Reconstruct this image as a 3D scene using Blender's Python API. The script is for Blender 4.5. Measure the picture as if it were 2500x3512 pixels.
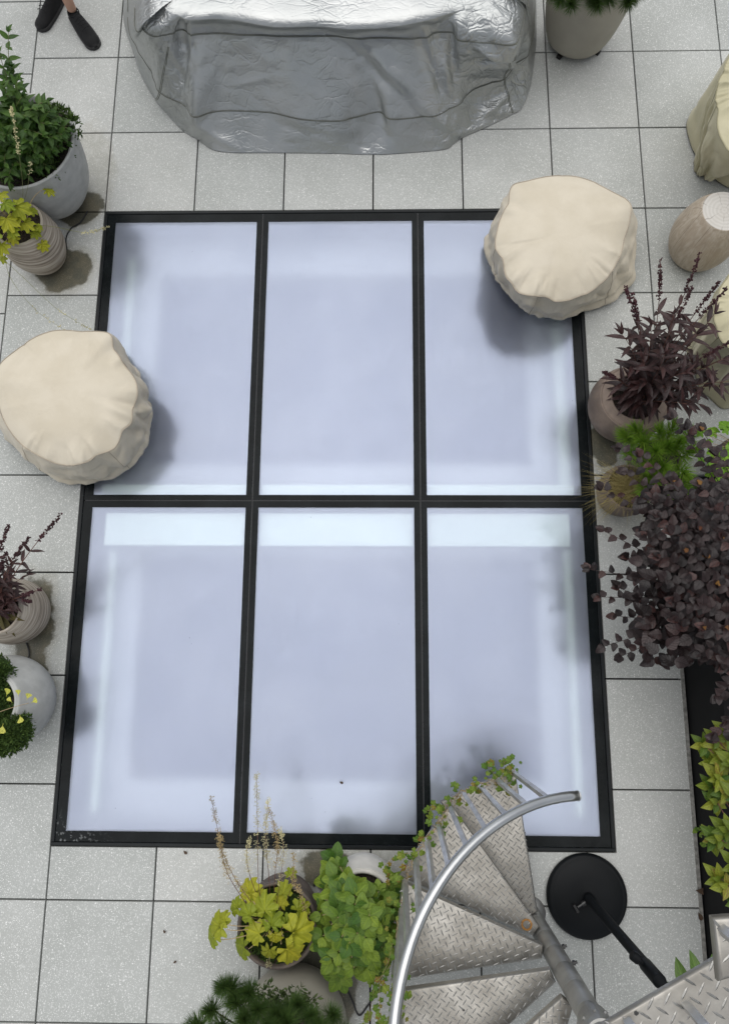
import bpy, bmesh, math, random
from mathutils import Vector, Matrix, noise
random.seed(7)
rnd = random.random
def ru(a, b): return a + (b - a) * rnd()
for o in list(bpy.data.objects): bpy.data.objects.remove(o)
SC = bpy.context.scene
COL = SC.collection

# ------------------------------------------------------------------ camera
CAM = Vector((1.876, -2.949, 4.3155))
FPX = 2431.4
ROT = Matrix(((0.99978, 0.00572, -0.0202), (-0.00168, 0.98072, 0.19541), (0.02093, -0.19533, 0.98051)))
def _orth(m):
    a = m[0].normalized(); b = (m[1] - a * m[1].dot(a)).normalized(); return Matrix((a, b, a.cross(b)))
ROT = _orth(ROT)
cam = bpy.data.cameras.new("camera")
cam.sensor_fit = 'VERTICAL'; cam.sensor_height = 36.0; cam.lens = 36.0 * FPX / 3512.0
cam.clip_start = 0.02; cam.clip_end = 500
cam_o = bpy.data.objects.new("camera", cam); COL.objects.link(cam_o)
cam_o.matrix_world = Matrix.Translation(CAM) @ ROT.transposed().to_4x4()
SC.camera = cam_o
def at(u, v, z=0.0):
    """survey helper: ground-plan position of a point seen at (u, v) of the 1624 px wide print, at height z"""
    k = 2500.0 / 1624.0
    d = ROT.transposed() @ Vector(((u * k - 1250) / FPX, -(v * k - 1756) / FPX, -1))
    return CAM + d * ((z - CAM.z) / d.z)

# ------------------------------------------------------------------ sky, sun, exposure
SUN_EL, SUN_AZ = math.radians(74), math.radians(-16)
W = bpy.data.worlds.new("World"); SC.world = W; W.use_nodes = True
nt = W.node_tree; nt.nodes.clear()
sky = nt.nodes.new('ShaderNodeTexSky'); sky.sky_type = 'NISHITA'; sky.sun_disc = False
sky.sun_elevation = SUN_EL; sky.sun_rotation = SUN_AZ; sky.air_density = 1.0; sky.dust_density = 0.6; sky.ozone_density = 1.0
hs = nt.nodes.new('ShaderNodeHueSaturation'); hs.inputs['Saturation'].default_value = 0.28
bg = nt.nodes.new('ShaderNodeBackground'); bg.inputs['Strength'].default_value = 0.10
wo = nt.nodes.new('ShaderNodeOutputWorld')
nt.links.new(sky.outputs[0], hs.inputs['Color']); nt.links.new(hs.outputs[0], bg.inputs['Color']); nt.links.new(bg.outputs[0], wo.inputs['Surface'])
sl = bpy.data.lights.new("sun", 'SUN'); sl.energy = 2.15; sl.angle = math.radians(84); sl.color = (1.0, 0.97, 0.93)
so = bpy.data.objects.new("sun", sl); COL.objects.link(so)
_sd = Vector((math.sin(SUN_AZ) * math.cos(SUN_EL), math.cos(SUN_AZ) * math.cos(SUN_EL), math.sin(SUN_EL)))
so.rotation_euler = _sd.to_track_quat('Z', 'Y').to_euler(); so.location = (0, 0, 10)
SC.view_settings.view_transform = 'Standard'; SC.view_settings.look = 'None'
SC.view_settings.exposure = 0.30; SC.view_settings.gamma = 1.0; SC.view_settings.use_curve_mapping = False
SC.render.engine = 'CYCLES'
try:
    SC.cycles.max_bounces = 12; SC.cycles.transmission_bounces = 12; SC.cycles.transparent_max_bounces = 16
    SC.cycles.use_denoising = True
except Exception: pass

# ------------------------------------------------------------------ material helpers
class NT:
    def __init__(s, name):
        s.m = bpy.data.materials.new(name); s.m.use_nodes = True; s.t = s.m.node_tree
        s.t.nodes.clear(); s.out = s.n('ShaderNodeOutputMaterial')
    def n(s, typ, **kw):
        x = s.t.nodes.new(typ)
        for k, v in kw.items(): setattr(x, k, v)
        return x
    def l(s, a, b): s.t.links.new(a, b)
    def val(s, sock, v):
        if isinstance(v, bpy.types.NodeSocket): s.l(v, sock)
        elif v is not None: sock.default_value = v
    def math(s, op, a, b=None, c=None, clamp=False):
        x = s.n('ShaderNodeMath', operation=op, use_clamp=clamp)
        for i, v in enumerate((a, b, c)):
            if v is not None: s.val(x.inputs[i], v)
        return x.outputs[0]
    def mix(s, f, a, b, typ='MIX'):
        x = s.n('ShaderNodeMix', data_type='RGBA', blend_type=typ)
        s.val(x.inputs[0], f)
        for i, v in ((6, a), (7, b)):
            if isinstance(v, tuple): v = (*v[:3], 1)
            s.val(x.inputs[i], v)
        return x.outputs[2]
    def noise(s, vec, scale, detail=3, rough=.55, out=0, dist=0):
        x = s.n('ShaderNodeTexNoise'); x.inputs['Scale'].default_value = scale
        x.inputs['Detail'].default_value = detail; x.inputs['Roughness'].default_value = rough; x.inputs['Distortion'].default_value = dist
        if vec is not None: s.l(vec, x.inputs['Vector'])
        return x.outputs[out]
    def vor(s, vec, scale, feature='F1', out='Distance', rand=1.0):
        x = s.n('ShaderNodeTexVoronoi', feature=feature); x.inputs['Scale'].default_value = scale
        x.inputs['Randomness'].default_value = rand
        if vec is not None: s.l(vec, x.inputs['Vector'])
        return x.outputs[out]
    def ramp(s, f, a, b, lo=0.0, hi=1.0):
        x = s.n('ShaderNodeMapRange', interpolation_type='SMOOTHSTEP')
        s.val(x.inputs[0], f); x.inputs[1].default_value = a; x.inputs[2].default_value = b
        x.inputs[3].default_value = lo; x.inputs[4].default_value = hi
        return x.outputs[0]
    def bsdf(s, col, rough=.6, metal=0.0, spec=.5, normal=None, **kw):
        b = s.n('ShaderNodeBsdfPrincipled')
        if isinstance(col, tuple): col = (*col[:3], 1)
        s.val(b.inputs['Base Color'], col); s.val(b.inputs['Roughness'], rough); s.val(b.inputs['Metallic'], metal)
        b.inputs['Specular IOR Level'].default_value = spec
        if normal is not None: s.l(normal, b.inputs['Normal'])
        for k, v in kw.items(): s.val(b.inputs[k], v)
        return b.outputs[0]
    def bump(s, h, strength=.3, dist=.01, normal=None):
        b = s.n('ShaderNodeBump'); b.inputs['Strength'].default_value = strength; b.inputs['Distance'].default_value = dist
        s.l(h, b.inputs['Height'])
        if normal is not None: s.l(normal, b.inputs['Normal'])
        return b.outputs[0]
    def pos(s): return s.n('ShaderNodeNewGeometry').outputs['Position']
    def obj(s): return s.n('ShaderNodeTexCoord').outputs['Object']
    def orand(s): return s.n('ShaderNodeObjectInfo').outputs['Random']
    def done(s, sh): s.l(sh, s.out.inputs['Surface']); return s.m

def simple(name, col, rough=.6, metal=0.0, var=.15, scale=8, bump=.0, bscale=60, bdist=.003, spec=.5, **kw):
    t = NT(name); p = t.obj()
    c2 = tuple(c * (1 - var) for c in col); c1 = tuple(min(1, c * (1 + var)) for c in col)
    c = t.mix(t.ramp(t.noise(p, scale, 5), .3, .7), c2, c1)
    nrm = t.bump(t.noise(p, bscale, 4), bump, bdist) if bump else None
    return t.done(t.bsdf(c, rough, metal, spec, nrm, **kw))

def leaf_mat(name, c1, c2, rough=.45, vein=(1.35, 1.35, 1.35), trans=.25, tip=None, spec=.4):
    t = NT(name)
    g = t.n('ShaderNodeNewGeometry')
    r = t.math('FRACT', t.math('ADD', t.orand(), g.outputs['Random Per Island']))
    c = t.mix(r, c1, c2)
    uv = t.n('ShaderNodeUVMap').outputs[0]
    sp = t.n('ShaderNodeSeparateXYZ'); t.l(uv, sp.inputs[0])
    au = t.math('ABSOLUTE', t.math('SUBTRACT', sp.outputs[0], .5))
    side = t.math('FRACT', t.math('SUBTRACT', t.math('MULTIPLY', sp.outputs[1], 6.0), t.math('MULTIPLY', au, 3.2)))
    sv = t.math('ABSOLUTE', t.math('SUBTRACT', side, .5))
    v1 = t.ramp(au, .02, .06, 1, 0); v2 = t.ramp(sv, .06, .2, .55, 0)
    vv = t.math('MAXIMUM', v1, v2)
    c = t.mix(vv, c, t.mix(1.0, c, vein, 'MULTIPLY'))
    nz = t.noise(uv, 5.0, 3)
    c = t.mix(t.ramp(nz, .35, .75, 0, .5), c, t.mix(1.0, c, (.6, .62, .55), 'MULTIPLY'))
    if tip is not None:
        sel = t.math('MULTIPLY', t.ramp(r, .8, .95), t.ramp(nz, .35, .6))
        c = t.mix(sel, c, tip)
    nb = t.bump(t.math('SUBTRACT', 1.0, t.math('MAXIMUM', v1, t.math('MULTIPLY', v2, 1.6))), .5, .003)
    b = t.bsdf(c, rough, 0, spec, nb)
    tr = t.n('ShaderNodeBsdfTranslucent'); t.l(t.mix(1.0, c, (1.2, 1.3, .8), 'MULTIPLY'), tr.inputs[0])
    ms = t.n('ShaderNodeMixShader'); ms.inputs[0].default_value = trans
    t.l(b, ms.inputs[1]); t.l(tr.outputs[0], ms.inputs[2])
    return t.done(ms.outputs[0])

# ------------------------------------------------------------------ mesh helpers
class MB:
    def __init__(s): s.v = []; s.f = []; s.uv = None
    def add(s, vs, fs):
        k = len(s.v); s.v.extend([tuple(v) for v in vs]); s.f.extend([tuple(i + k for i in f) for f in fs]); return k
    def box(s, c, h, rot=None):
        vs = [Vector((x * h[0], y * h[1], z * h[2])) for z in (-1, 1) for y in (-1, 1) for x in (-1, 1)]
        if rot is not None: vs = [rot @ v for v in vs]
        s.add([v + Vector(c) for v in vs], [(0, 2, 3, 1), (4, 5, 7, 6), (0, 1, 5, 4), (2, 6, 7, 3), (0, 4, 6, 2), (1, 3, 7, 5)])
    def prism(s, poly, z0, z1):
        n = len(poly)
        vs = [(x, y, z0) for x, y in poly] + [(x, y, z1) for x, y in poly]
        fs = [tuple(range(n - 1, -1, -1)), tuple(range(n, 2 * n))] + [(i, (i + 1) % n, n + (i + 1) % n, n + i) for i in range(n)]
        s.add(vs, fs)
    def bevel_prism(s, poly, z0, z1, b=.004):
        """convex or L-shaped counter-clockwise polygon slab with a small chamfer round its top"""
        n = len(poly); P = [Vector((x, y, 0)) for x, y in poly]; ins = []
        for i in range(n):
            a = (P[i] - P[i - 1]).normalized(); c = (P[(i + 1) % n] - P[i]).normalized()
            na = Vector((-a.y, a.x, 0)); nc = Vector((-c.y, c.x, 0)); m = na + nc
            ins.append(P[i] + m * (b / max(.2, m.dot(na))))
        vs = [(p.x, p.y, z0) for p in P] + [(p.x, p.y, z1 - b) for p in P] + [(p.x, p.y, z1) for p in ins]
        fs = [tuple(range(2 * n, 3 * n))]
        for i in range(n):
            j = (i + 1) % n; fs += [(i, j, n + j, n + i), (n + i, n + j, 2 * n + j, 2 * n + i)]
        fs.append(tuple(range(n - 1, -1, -1)))
        s.add(vs, fs)
    def tube(s, pts, r, sides=6, cap=True, r1=None):
        pts = [Vector(p) for p in pts]; n = len(pts); ring = []; prev = None
        for i, p in enumerate(pts):
            t = (pts[min(i + 1, n - 1)] - pts[max(i - 1, 0)]).normalized()
            if prev is None:
                x = t.orthogonal().normalized()
            else:
                x = (prev - t * prev.dot(t)).normalized()
            prev = x; y = t.cross(x)
            rr = r[i] if isinstance(r, (list, tuple)) else (r if r1 is None else r + (r1 - r) * i / max(1, n - 1))
            ring.append([p + (x * math.cos(a) + y * math.sin(a)) * rr for a in [2 * math.pi * k / sides for k in range(sides)]])
        vs = [v for q in ring for v in q]; fs = []
        for i in range(n - 1):
            for k in range(sides):
                j = (k + 1) % sides
                fs.append((i * sides + k, i * sides + j, (i + 1) * sides + j, (i + 1) * sides + k))
        if cap:
            fs.append(tuple(range(sides - 1, -1, -1))); fs.append(tuple(range((n - 1) * sides, n * sides)))
        s.add(vs, fs)
    def lathe(s, prof, c=(0, 0, 0), seg=64, fn=None, close=False):
        vs = []; m = len(prof)
        for r, z in prof:
            for k in range(seg):
                a = 2 * math.pi * k / seg; p = Vector((r * math.cos(a), r * math.sin(a), z))
                if fn: p = fn(p, a)
                vs.append(p + Vector(c))
        fs = [(i * seg + k, i * seg + (k + 1) % seg, (i + 1) * seg + (k + 1) % seg, (i + 1) * seg + k) for i in range(m - 1) for k in range(seg)]
        if close: fs.append(tuple(range((m - 1) * seg, m * seg)))
        s.add(vs, fs)
    def mesh(s, name, m, smooth=False):
        me = bpy.data.meshes.new(name); me.from_pydata(s.v, [], s.f); me.materials.append(m)
        if smooth: me.shade_smooth()
        if s.uv:
            ul = me.uv_layers.new(name="UVMap")
            ul.data.foreach_set('uv', [c for l in me.loops for c in s.uv[l.vertex_index]])
        me.update(); return me
    def build(s, name, m, parent=None, smooth=False, loc=None):
        me = s.mesh(name, m, smooth)
        o = bpy.data.objects.new(name, me); COL.objects.link(o)
        if parent is not None:
            o.parent = parent; o.matrix_basis = Matrix.Translation(-world_of(parent) + (Vector(loc) if loc else Vector()))
        elif loc: o.location = loc
        return o
def world_of(o):
    p = Vector(o.location)
    while o.parent is not None:
        o = o.parent; p = p + Vector(o.location)
    return p
def smooth_angle(o, deg=40):
    me = o.data; me.shade_smooth()
    try: me.set_sharp_from_angle(angle=math.radians(deg))
    except Exception: pass
def tag(o, label=None, cat=None, group=None, kind=None):
    if label: o['label'] = label
    if cat: o['category'] = cat
    if group: o['group'] = group
    if kind: o['kind'] = kind
    return o
def thing(name, label, cat, loc, group=None):
    o = bpy.data.objects.new(name, None); COL.objects.link(o); o.location = loc; o.empty_display_size = .05
    return tag(o, label, cat, group)
def link_mesh(name, me, parent, M):
    o = bpy.data.objects.new(name, me); COL.objects.link(o); o.parent = parent; o.matrix_basis = M; return o
def cr(p0, p1, p2, p3, t):
    return 0.5 * ((2 * p1) + (p2 - p0) * t + (2 * p0 - 5 * p1 + 4 * p2 - p3) * t * t + (3 * p1 - p0 - 3 * p2 + p3) * t ** 3)
def spline(pts, n, closed=False):
    """centripetal-ish catmull-rom through pts, n samples per span"""
    P = [Vector(p) for p in pts]; out = []; m = len(P)
    for i in range(m if closed else m - 1):
        if closed: a, b, c, d = P[i - 1], P[i], P[(i + 1) % m], P[(i + 2) % m]
        else: a, b, c, d = P[max(0, i - 1)], P[i], P[i + 1], P[min(m - 1, i + 2)]
        for k in range(n): out.append(cr(a, b, c, d, k / n))
    if not closed: out.append(P[-1])
    return out

# ------------------------------------------------------------------ materials
def make_paving():
    t = NT("paving concrete"); p = t.pos(); r = t.orand()
    off = t.n('ShaderNodeVectorMath', operation='SCALE'); t.l(p, off.inputs[0]); off.inputs['Scale'].default_value = 1.0
    base = t.mix(r, (.405, .420, .404), (.490, .498, .478))
    base = t.mix(t.ramp(t.noise(p, 2.3, 4), .3, .7), base, t.mix(1.0, base, (.87, .875, .865), 'MULTIPLY'))
    base = t.mix(t.ramp(t.noise(p, 320, 2), .35, .65), t.mix(1.0, base, (.86, .86, .86), 'MULTIPLY'), base)
    def chips(scale, thr, col_lo):
        x = t.n('ShaderNodeTexVoronoi'); x.inputs['Scale'].default_value = scale; t.l(p, x.inputs['Vector'])
        sc = t.n('ShaderNodeSeparateColor'); t.l(x.outputs['Color'], sc.inputs[0])
        sel = t.math('GREATER_THAN', sc.outputs[0], col_lo)
        size = t.math('MULTIPLY', sc.outputs[1], thr)
        return t.math('MULTIPLY', sel, t.math('LESS_THAN', x.outputs['Distance'], size))
    big = chips(95, .40, .80); small = chips(190, .62, .45); dark = chips(170, .45, .75)
    base = t.mix(t.math('MULTIPLY', dark, .4), base, (.22, .22, .215))
    base = t.mix(t.math('MULTIPLY', small, .55), base, (.72, .73, .71))
    base = t.mix(t.math('MULTIPLY', big, .6), base, (.80, .80, .78))
    # water stains round the pots: wet centre, tide mark, damp fringe
    sx = t.n('ShaderNodeSeparateXYZ'); t.l(p, sx.inputs[0])
    nz = t.math('MULTIPLY', t.math('SUBTRACT', t.noise(p, 6.0, 5, .6), .5), .30)
    nz2 = t.math('MULTIPLY', t.math('SUBTRACT', t.noise(p, 3.1, 4, .6), .5), .22)
    wet = None; damp = None
    for (u, v, rx, ry, strong) in STAINS:
        c = at(u, v)
        dx = t.math('DIVIDE', t.math('SUBTRACT', sx.outputs[0], c.x), rx)
        dy = t.math('DIVIDE', t.math('SUBTRACT', sx.outputs[1], c.y), ry)
        d = t.math('SQRT', t.math('ADD', t.math('MULTIPLY', dx, dx), t.math('MULTIPLY', dy, dy)))
        d1 = t.math('ADD', d, t.math('DIVIDE', t.math('ADD', nz, nz2), min(rx, ry) * 2.2))
        w = t.ramp(d1, .86, 1.03, 1, 0)
        if strong: wet = w if wet is None else t.math('MAXIMUM', wet, w)
        dd = t.ramp(d1, .9 if not strong else 1.0, 1.25 if not strong else 1.35, 1, 0)
        damp = dd if damp is None else t.math('MAXIMUM', damp, dd)
    base = t.mix(t.math('MULTIPLY', damp, .55), base, t.mix(1.0, base, (.78, .75, .68), 'MULTIPLY'))
    edge = t.math('MULTIPLY', t.math('SUBTRACT', damp, wet), t.ramp(t.noise(p, 14, 3), .5, .62))
    base = t.mix(t.math('MULTIPLY', edge, .25), base, (.55, .55, .53))
    base = t.mix(wet, base, t.mix(1.0, base, t.mix(t.ramp(t.noise(p, 9, 3), .35, .65), (.24, .235, .195), (.34, .31, .24)), 'MULTIPLY'))
    # occasional dirt specks
    x = t.n('ShaderNodeTexVoronoi'); x.inputs['Scale'].default_value = 3.2; t.l(p, x.inputs['Vector'])
    sc = t.n('ShaderNodeSeparateColor'); t.l(x.outputs['Color'], sc.inputs[0])
    sp = t.math('MULTIPLY', t.math('GREATER_THAN', sc.outputs[0], .55), t.ramp(t.math('ADD', x.outputs['Distance'], t.math('MULTIPLY', t.noise(p, 60, 3), .08)), .05, .09, 1, 0))
    base = t.mix(t.math('MULTIPLY', sp, .28), base, (.2, .18, .17))
    rough = t.ramp(wet, 0, 1, .78, .42)
    nb = t.bump(t.noise(p, 240, 3), .25, .002)
    return t.done(t.bsdf(base, rough, 0, .35, nb))
STAINS = [(135, 600, .20, .17, True), (178, 462, .16, .14, True), (200, 390, .17, .36, False), (78, 1385, .135, .27, True),
          (70, 1480, .1, .12, True), (62, 1556, .155, .17, True), (700, 2110, .30, .30, True), (745, 2190, .13, .30, True), (740, 1945, .17, .13, True), (1345, 985, .10, .16, True),
          (1372, 1120, .20, .2, False), (850, 1930, .22, .16, False)]
M_pave = make_paving()
M_ground = simple("joint bed", (.012, .012, .014), .9)
M_kerb = simple("kerb stone", (.2, .195, .18), .85, var=.35, scale=40, bump=.5)
def make_frit():
    t = NT("black frit"); p = t.pos()
    c = t.mix(t.ramp(t.noise(p, 5, 4), .35, .75), (.005, .0065, .007), (.010, .0125, .0135))
    dust = t.math('MULTIPLY', t.ramp(t.noise(p, 160, 2), .60, .78), t.ramp(t.noise(p, 2.5, 3), .4, .8))
    c = t.mix(t.math('MULTIPLY', dust, .25), c, (.10, .11, .11))
    # chalky residue in one corner
    sx = t.n('ShaderNodeSeparateXYZ'); t.l(p, sx.inputs[0])
    k = at(140, 1880)
    d = t.math('SQRT', t.math('ADD', t.math('POWER', t.math('SUBTRACT', sx.outputs[0], k.x), 2), t.math('POWER', t.math('MULTIPLY', t.math('SUBTRACT', sx.outputs[1], k.y), 1.6), 2)))
    ch = t.math('MULTIPLY', t.ramp(d, .02, .34, 1, 0), t.ramp(t.noise(p, 55, 4), .56, .66))
    c = t.mix(t.math('MULTIPLY', ch, .32), c, (.4, .42, .42))
    return t.done(t.bsdf(c, t.ramp(t.noise(p, 30, 3), .3, .7, .18, .30), 0, .09))
M_frit = make_frit()
M_sealant = simple("sealant", (.012, .013, .014), .55)
M_steel_trim = simple("dark steel trim", (.010, .012, .013), .45, .0, spec=.2)
M_spacer = simple("pane spacer", (.16, .18, .19), .5, .4)
def make_glass():
    t = NT("etched walk-on glass"); p = t.pos()
    r = t.n('ShaderNodeBsdfRefraction'); r.inputs['Color'].default_value = (.945, .96, .985, 1); r.inputs['Roughness'].default_value = .52; r.inputs['IOR'].default_value = 1.30
    d = t.n('ShaderNodeBsdfDiffuse')
    dirt = t.ramp(t.noise(p, 3.0, 5), .3, .8)
    t.l(t.mix(dirt, (.72, .76, .84), (.60, .64, .72)), d.inputs['Color'])
    # anti-slip frit dots in a fine diagonal grid
    m = t.n('ShaderNodeMapping'); m.inputs['Rotation'].default_value[2] = .785; t.l(p, m.inputs['Vector'])
    dots = t.ramp(t.vor(m.outputs[0], 190, rand=0.0), .28, .36, 1, 0)
    specks = t.math('MULTIPLY', t.ramp(t.math('ADD', t.vor(p, 7), t.math('MULTIPLY', t.noise(p, 90, 2), .02)), .018, .030, 1, 0), .7)
    f = t.math('ADD', t.math('MULTIPLY', dots, .16), t.math('ADD', t.ramp(t.noise(p, 1.6, 5), .3, .75, .02, .10), t.ramp(t.noise(p, 11, 5, .7), .52, .75, 0, .07)))
    mx = t.n('ShaderNodeMixShader'); t.l(f, mx.inputs[0]); t.l(r.outputs[0], mx.inputs[1]); t.l(d.outputs[0], mx.inputs[2])
    g = t.n('ShaderNodeBsdfGlossy'); t.l(t.ramp(t.noise(p, 4, 4), .3, .7, .15, .22), g.inputs['Roughness']); g.inputs['Color'].default_value = (.72, .80, 1, 1)
    mg = t.n('ShaderNodeMixShader'); mg.inputs[0].default_value = .135
    t.l(mx.outputs[0], mg.inputs[1]); t.l(g.outputs[0], mg.inputs[2])
    dk = t.n('ShaderNodeBsdfDiffuse'); dk.inputs[0].default_value = (.05, .05, .06, 1)
    md = t.n('ShaderNodeMixShader'); t.l(specks, md.inputs[0]); t.l(mg.outputs[0], md.inputs[1]); t.l(dk.outputs[0], md.inputs[2])
    return t.done(md.outputs[0])
M_glass = make_glass()
M_well_wall = simple("light well wall", (.28, .29, .35), .8, var=.03)
M_well_ledge = simple("light well ledge", (.52, .55, .57), .8, var=.02)  # pale tone puts the soft white glow along the pane edges
M_well_floor = simple("laylight panel", (.06, .07, .13), .7, var=.10, scale=1.2)
M_band_strip = simple("light band strip", (.80, .92, .78), .6, var=.01)

# ------------------------------------------------------------------ ground and paving
SKX0, SKX1, SKY0, SKY1 = 0.0, 3.208, -4.04, 0.0
TX, TY = 0.61, 0.6178
GAP = .0046
PLX = 3.645           # planter / kerb line
PLY = -2.471
g = MB()
B = 14
for x0, x1, y0, y1 in ((-B, SKX0, -B, B), (SKX1, B, -B, B), (SKX0, SKX1, SKY1, B), (SKX0, SKX1, -B, SKY0)):
    g.add([(x0, y0, -.05), (x1, y0, -.05), (x1, y1, -.05), (x0, y1, -.05)], [(0, 1, 2, 3)])
tag(g.build("ground", M_ground), kind='structure')
pave = tag(thing("terrace_paving", None, None, (0, 0, 0)), kind='structure')
tile_cache = {}
def tile(poly):
    cx = sum(p[0] for p in poly) / len(poly); cy = sum(p[1] for p in poly) / len(poly)
    key = tuple((round(x - cx, 3), round(y - cy, 3)) for x, y in poly)
    if key not in tile_cache:
        b = MB(); b.bevel_prism([(x - cx, y - cy) for x, y in poly], -.045, 0, .0018); tile_cache[key] = b.mesh("tile", M_pave)
    tilt = Matrix.Rotation(ru(-.0012, .0012), 4, 'X') @ Matrix.Rotation(ru(-.0012, .0012), 4, 'Y') @ Matrix.Rotation(ru(-.0008, .0008), 4, 'Z')
    link_mesh("tile", tile_cache[key], pave, Matrix.Translation((cx, cy, ru(-.0012, .0008))) @ tilt)
def rect(x0, x1, y0, y1):
    q = GAP
    return [(x0 + q, y0 + q), (x1 - q, y0 + q), (x1 - q, y1 - q), (x0 + q, y1 - q)]
for c in range(-5, 10):
    for r in range(-10, 7):
        sh = -.13 if c < -1 else 0
        x0, x1, y0, y1 = c * TX, (c + 1) * TX, r * TY + sh, (r + 1) * TY + sh
        if x1 > PLX + .05 and y0 < PLY - .05:
            if x0 > PLX - .1: continue
            x1 = min(x1, PLX)
        elif x0 >= PLX - .1 and y0 < PLY: continue
        # skylight cut
        if x1 <= SKX0 + .01 or x0 >= SKX1 - .01 or y1 <= SKY0 + .01 or y0 >= SKY1 - .01:
            tile(rect(x0, x1, y0, y1)); continue
        inx = x1 <= SKX1 + .01; iny = y0 >= SKY0 - .01
        if inx and iny: continue
        if inx: tile(rect(x0, x1, y0, SKY0))
        elif iny: tile(rect(SKX1, x1, y0, y1))
        else:
            q = GAP
            tile([(x0 + q, y0 + q), (x1 - q, y0 + q), (x1 - q, y1 - q), (SKX1 + q, y1 - q), (SKX1 + q, SKY0 - q), (x0 + q, SKY0 - q)])

# ------------------------------------------------------------------ skylight
sk = thing("walk_on_skylight", "large six pane frosted walk-on skylight with black frame set flush in the paving", "skylight", (0, -2, 0))
e = .022
for x0, x1, y0, y1 in ((SKX0 + .003, SKX1 - .003, SKY1 - e, SKY1 - .003), (SKX0 + .003, SKX1 - .003, SKY0 + .003, SKY0 + e), (SKX0 + .003, SKX0 + e, SKY0 + e + .0005, SKY1 - e - .0005), (SKX1 - e, SKX1 - .003, SKY0 + e + .0005, SKY1 - e - .0005)):
    b = MB(); b.bevel_prism([(x0, y0), (x1, y0), (x1, y1), (x0, y1)], -.06, .006, .003); b.build("frame_bar", M_steel_trim, sk)
xs = [SKX0 + e + .004, 1.084, 2.131, SKX1 - e - .004]; ys = [SKY1 - e - .004, -2.018, SKY0 + e + .004]
ZW = -.30
for i in range(3):
    for j in range(2):
        x0 = xs[i] + (.004 if i else 0); x1 = xs[i + 1] - (.004 if i < 2 else 0)
        y1 = ys[j] - (.004 if j else 0); y0 = ys[j + 1] + (.004 if j < 1 else 0)
        bl = .056 if i == 0 else .036; br = .056 if i == 2 else .036
        bt = .058 if j == 0 else .040; bb = .056 if j == 1 else .032
        b = MB(); b.prism([(x0, y0), (x1, y0), (x1, y1), (x0, y1)], -.020, 0)
        gp = b.build("glass_pane", M_glass, sk)
        b = MB()
        for q in ((x0, x1, y1 - bt, y1), (x0, x1, y0, y0 + bb), (x0, x0 + bl, y0 + bb + .0002, y1 - bt - .0002), (x1 - br, x1, y0 + bb + .0002, y1 - bt - .0002)):
            b.prism([(q[0], q[2]), (q[1], q[2]), (q[1], q[3]), (q[0], q[3])], .0008, .003)
        b.build("frit_border", M_frit, gp)
        b = MB(); w = .010
        X0, X1, Y0, Y1 = x0 + bl - .004, x1 - br + .004, y0 + bb - .004, y1 - bt + .004
        for q in ((X0, X1, Y1 - w, Y1), (X0, X1, Y0, Y0 + w), (X0, X0 + w, Y0 + w, Y1 - w), (X1 - w, X1, Y0 + w, Y1 - w)):
            b.prism([(q[0], q[2]), (q[1], q[2]), (q[1], q[3]), (q[0], q[3])], -.034, -.0215)
        b.build("spacer", M_spacer, gp)
b = MB()
for x in xs[1:3]: b.box((x, (SKY0 + SKY1) / 2, -.01), (.0036, (SKY1 - SKY0) / 2 - e - .001, .009))
b.build("sealant_joint", M_sealant, sk)
b = MB()
for i in range(3):
    a, c = xs[i] + .005, xs[i + 1] - .005
    b.box(((a + c) / 2, ys[1], -.01), ((c - a) / 2, .0036, .009))
b.build("sealant_joint", M_sealant, sk)
def well(y0, y1):
    x0, x1 = SKX0 + .05, SKX1 - .05
    b = MB()
    b.add([(x0, y0, -.04), (x0, y1, -.04), (x0, y1, ZW), (x0, y0, ZW)], [(0, 1, 2, 3)])
    b.add([(x1, y0, -.04), (x1, y0, ZW), (x1, y1, ZW), (x1, y1, -.04)], [(0, 1, 2, 3)])
    b.add([(x0, y1, -.04), (x1, y1, -.04), (x1, y1, ZW), (x0, y1, ZW)], [(0, 1, 2, 3)])
    b.add([(x0, y0, -.04), (x0, y0, ZW), (x1, y0, ZW), (x1, y0, -.04)], [(0, 1, 2, 3)])
    b.build("light_well_wall", M_well_wall, sk)
    L = .27; b = MB()
    b.prism([(x0, y0), (x1, y0), (x1, y0 + L), (x0, y0 + L)], ZW - .02, ZW)
    b.prism([(x0, y1 - L), (x1, y1 - L), (x1, y1), (x0, y1)], ZW - .02, ZW)
    b.prism([(x0, y0 + L), (x0 + L, y0 + L), (x0 + L, y1 - L), (x0, y1 - L)], ZW - .02, ZW)
    b.prism([(x1 - L, y0 + L), (x1, y0 + L), (x1, y1 - L), (x1 - L, y1 - L)], ZW - .02, ZW)
    b.build("light_well_ledge", M_well_ledge, sk)
    b = MB(); b.box(((x0 + x1) / 2, (y0 + y1) / 2, ZW - .06), ((x1 - x0) / 2 - L + .01, (y1 - y0) / 2 - L + .01, .01)); b.build("laylight_panel", M_well_floor, sk)
    # pale strips added below the panes; their colour draws the bands of light
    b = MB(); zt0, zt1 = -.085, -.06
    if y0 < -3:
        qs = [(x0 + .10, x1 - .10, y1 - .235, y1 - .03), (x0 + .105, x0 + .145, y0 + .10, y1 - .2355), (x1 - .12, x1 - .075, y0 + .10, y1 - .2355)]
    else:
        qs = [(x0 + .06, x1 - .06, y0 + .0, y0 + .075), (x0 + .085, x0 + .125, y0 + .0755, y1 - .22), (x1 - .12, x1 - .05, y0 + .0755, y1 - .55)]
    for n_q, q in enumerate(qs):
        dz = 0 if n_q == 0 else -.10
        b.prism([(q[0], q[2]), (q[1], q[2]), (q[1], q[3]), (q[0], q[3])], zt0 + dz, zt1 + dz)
    b.build("light_band_strip", M_band_strip, sk)
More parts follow.
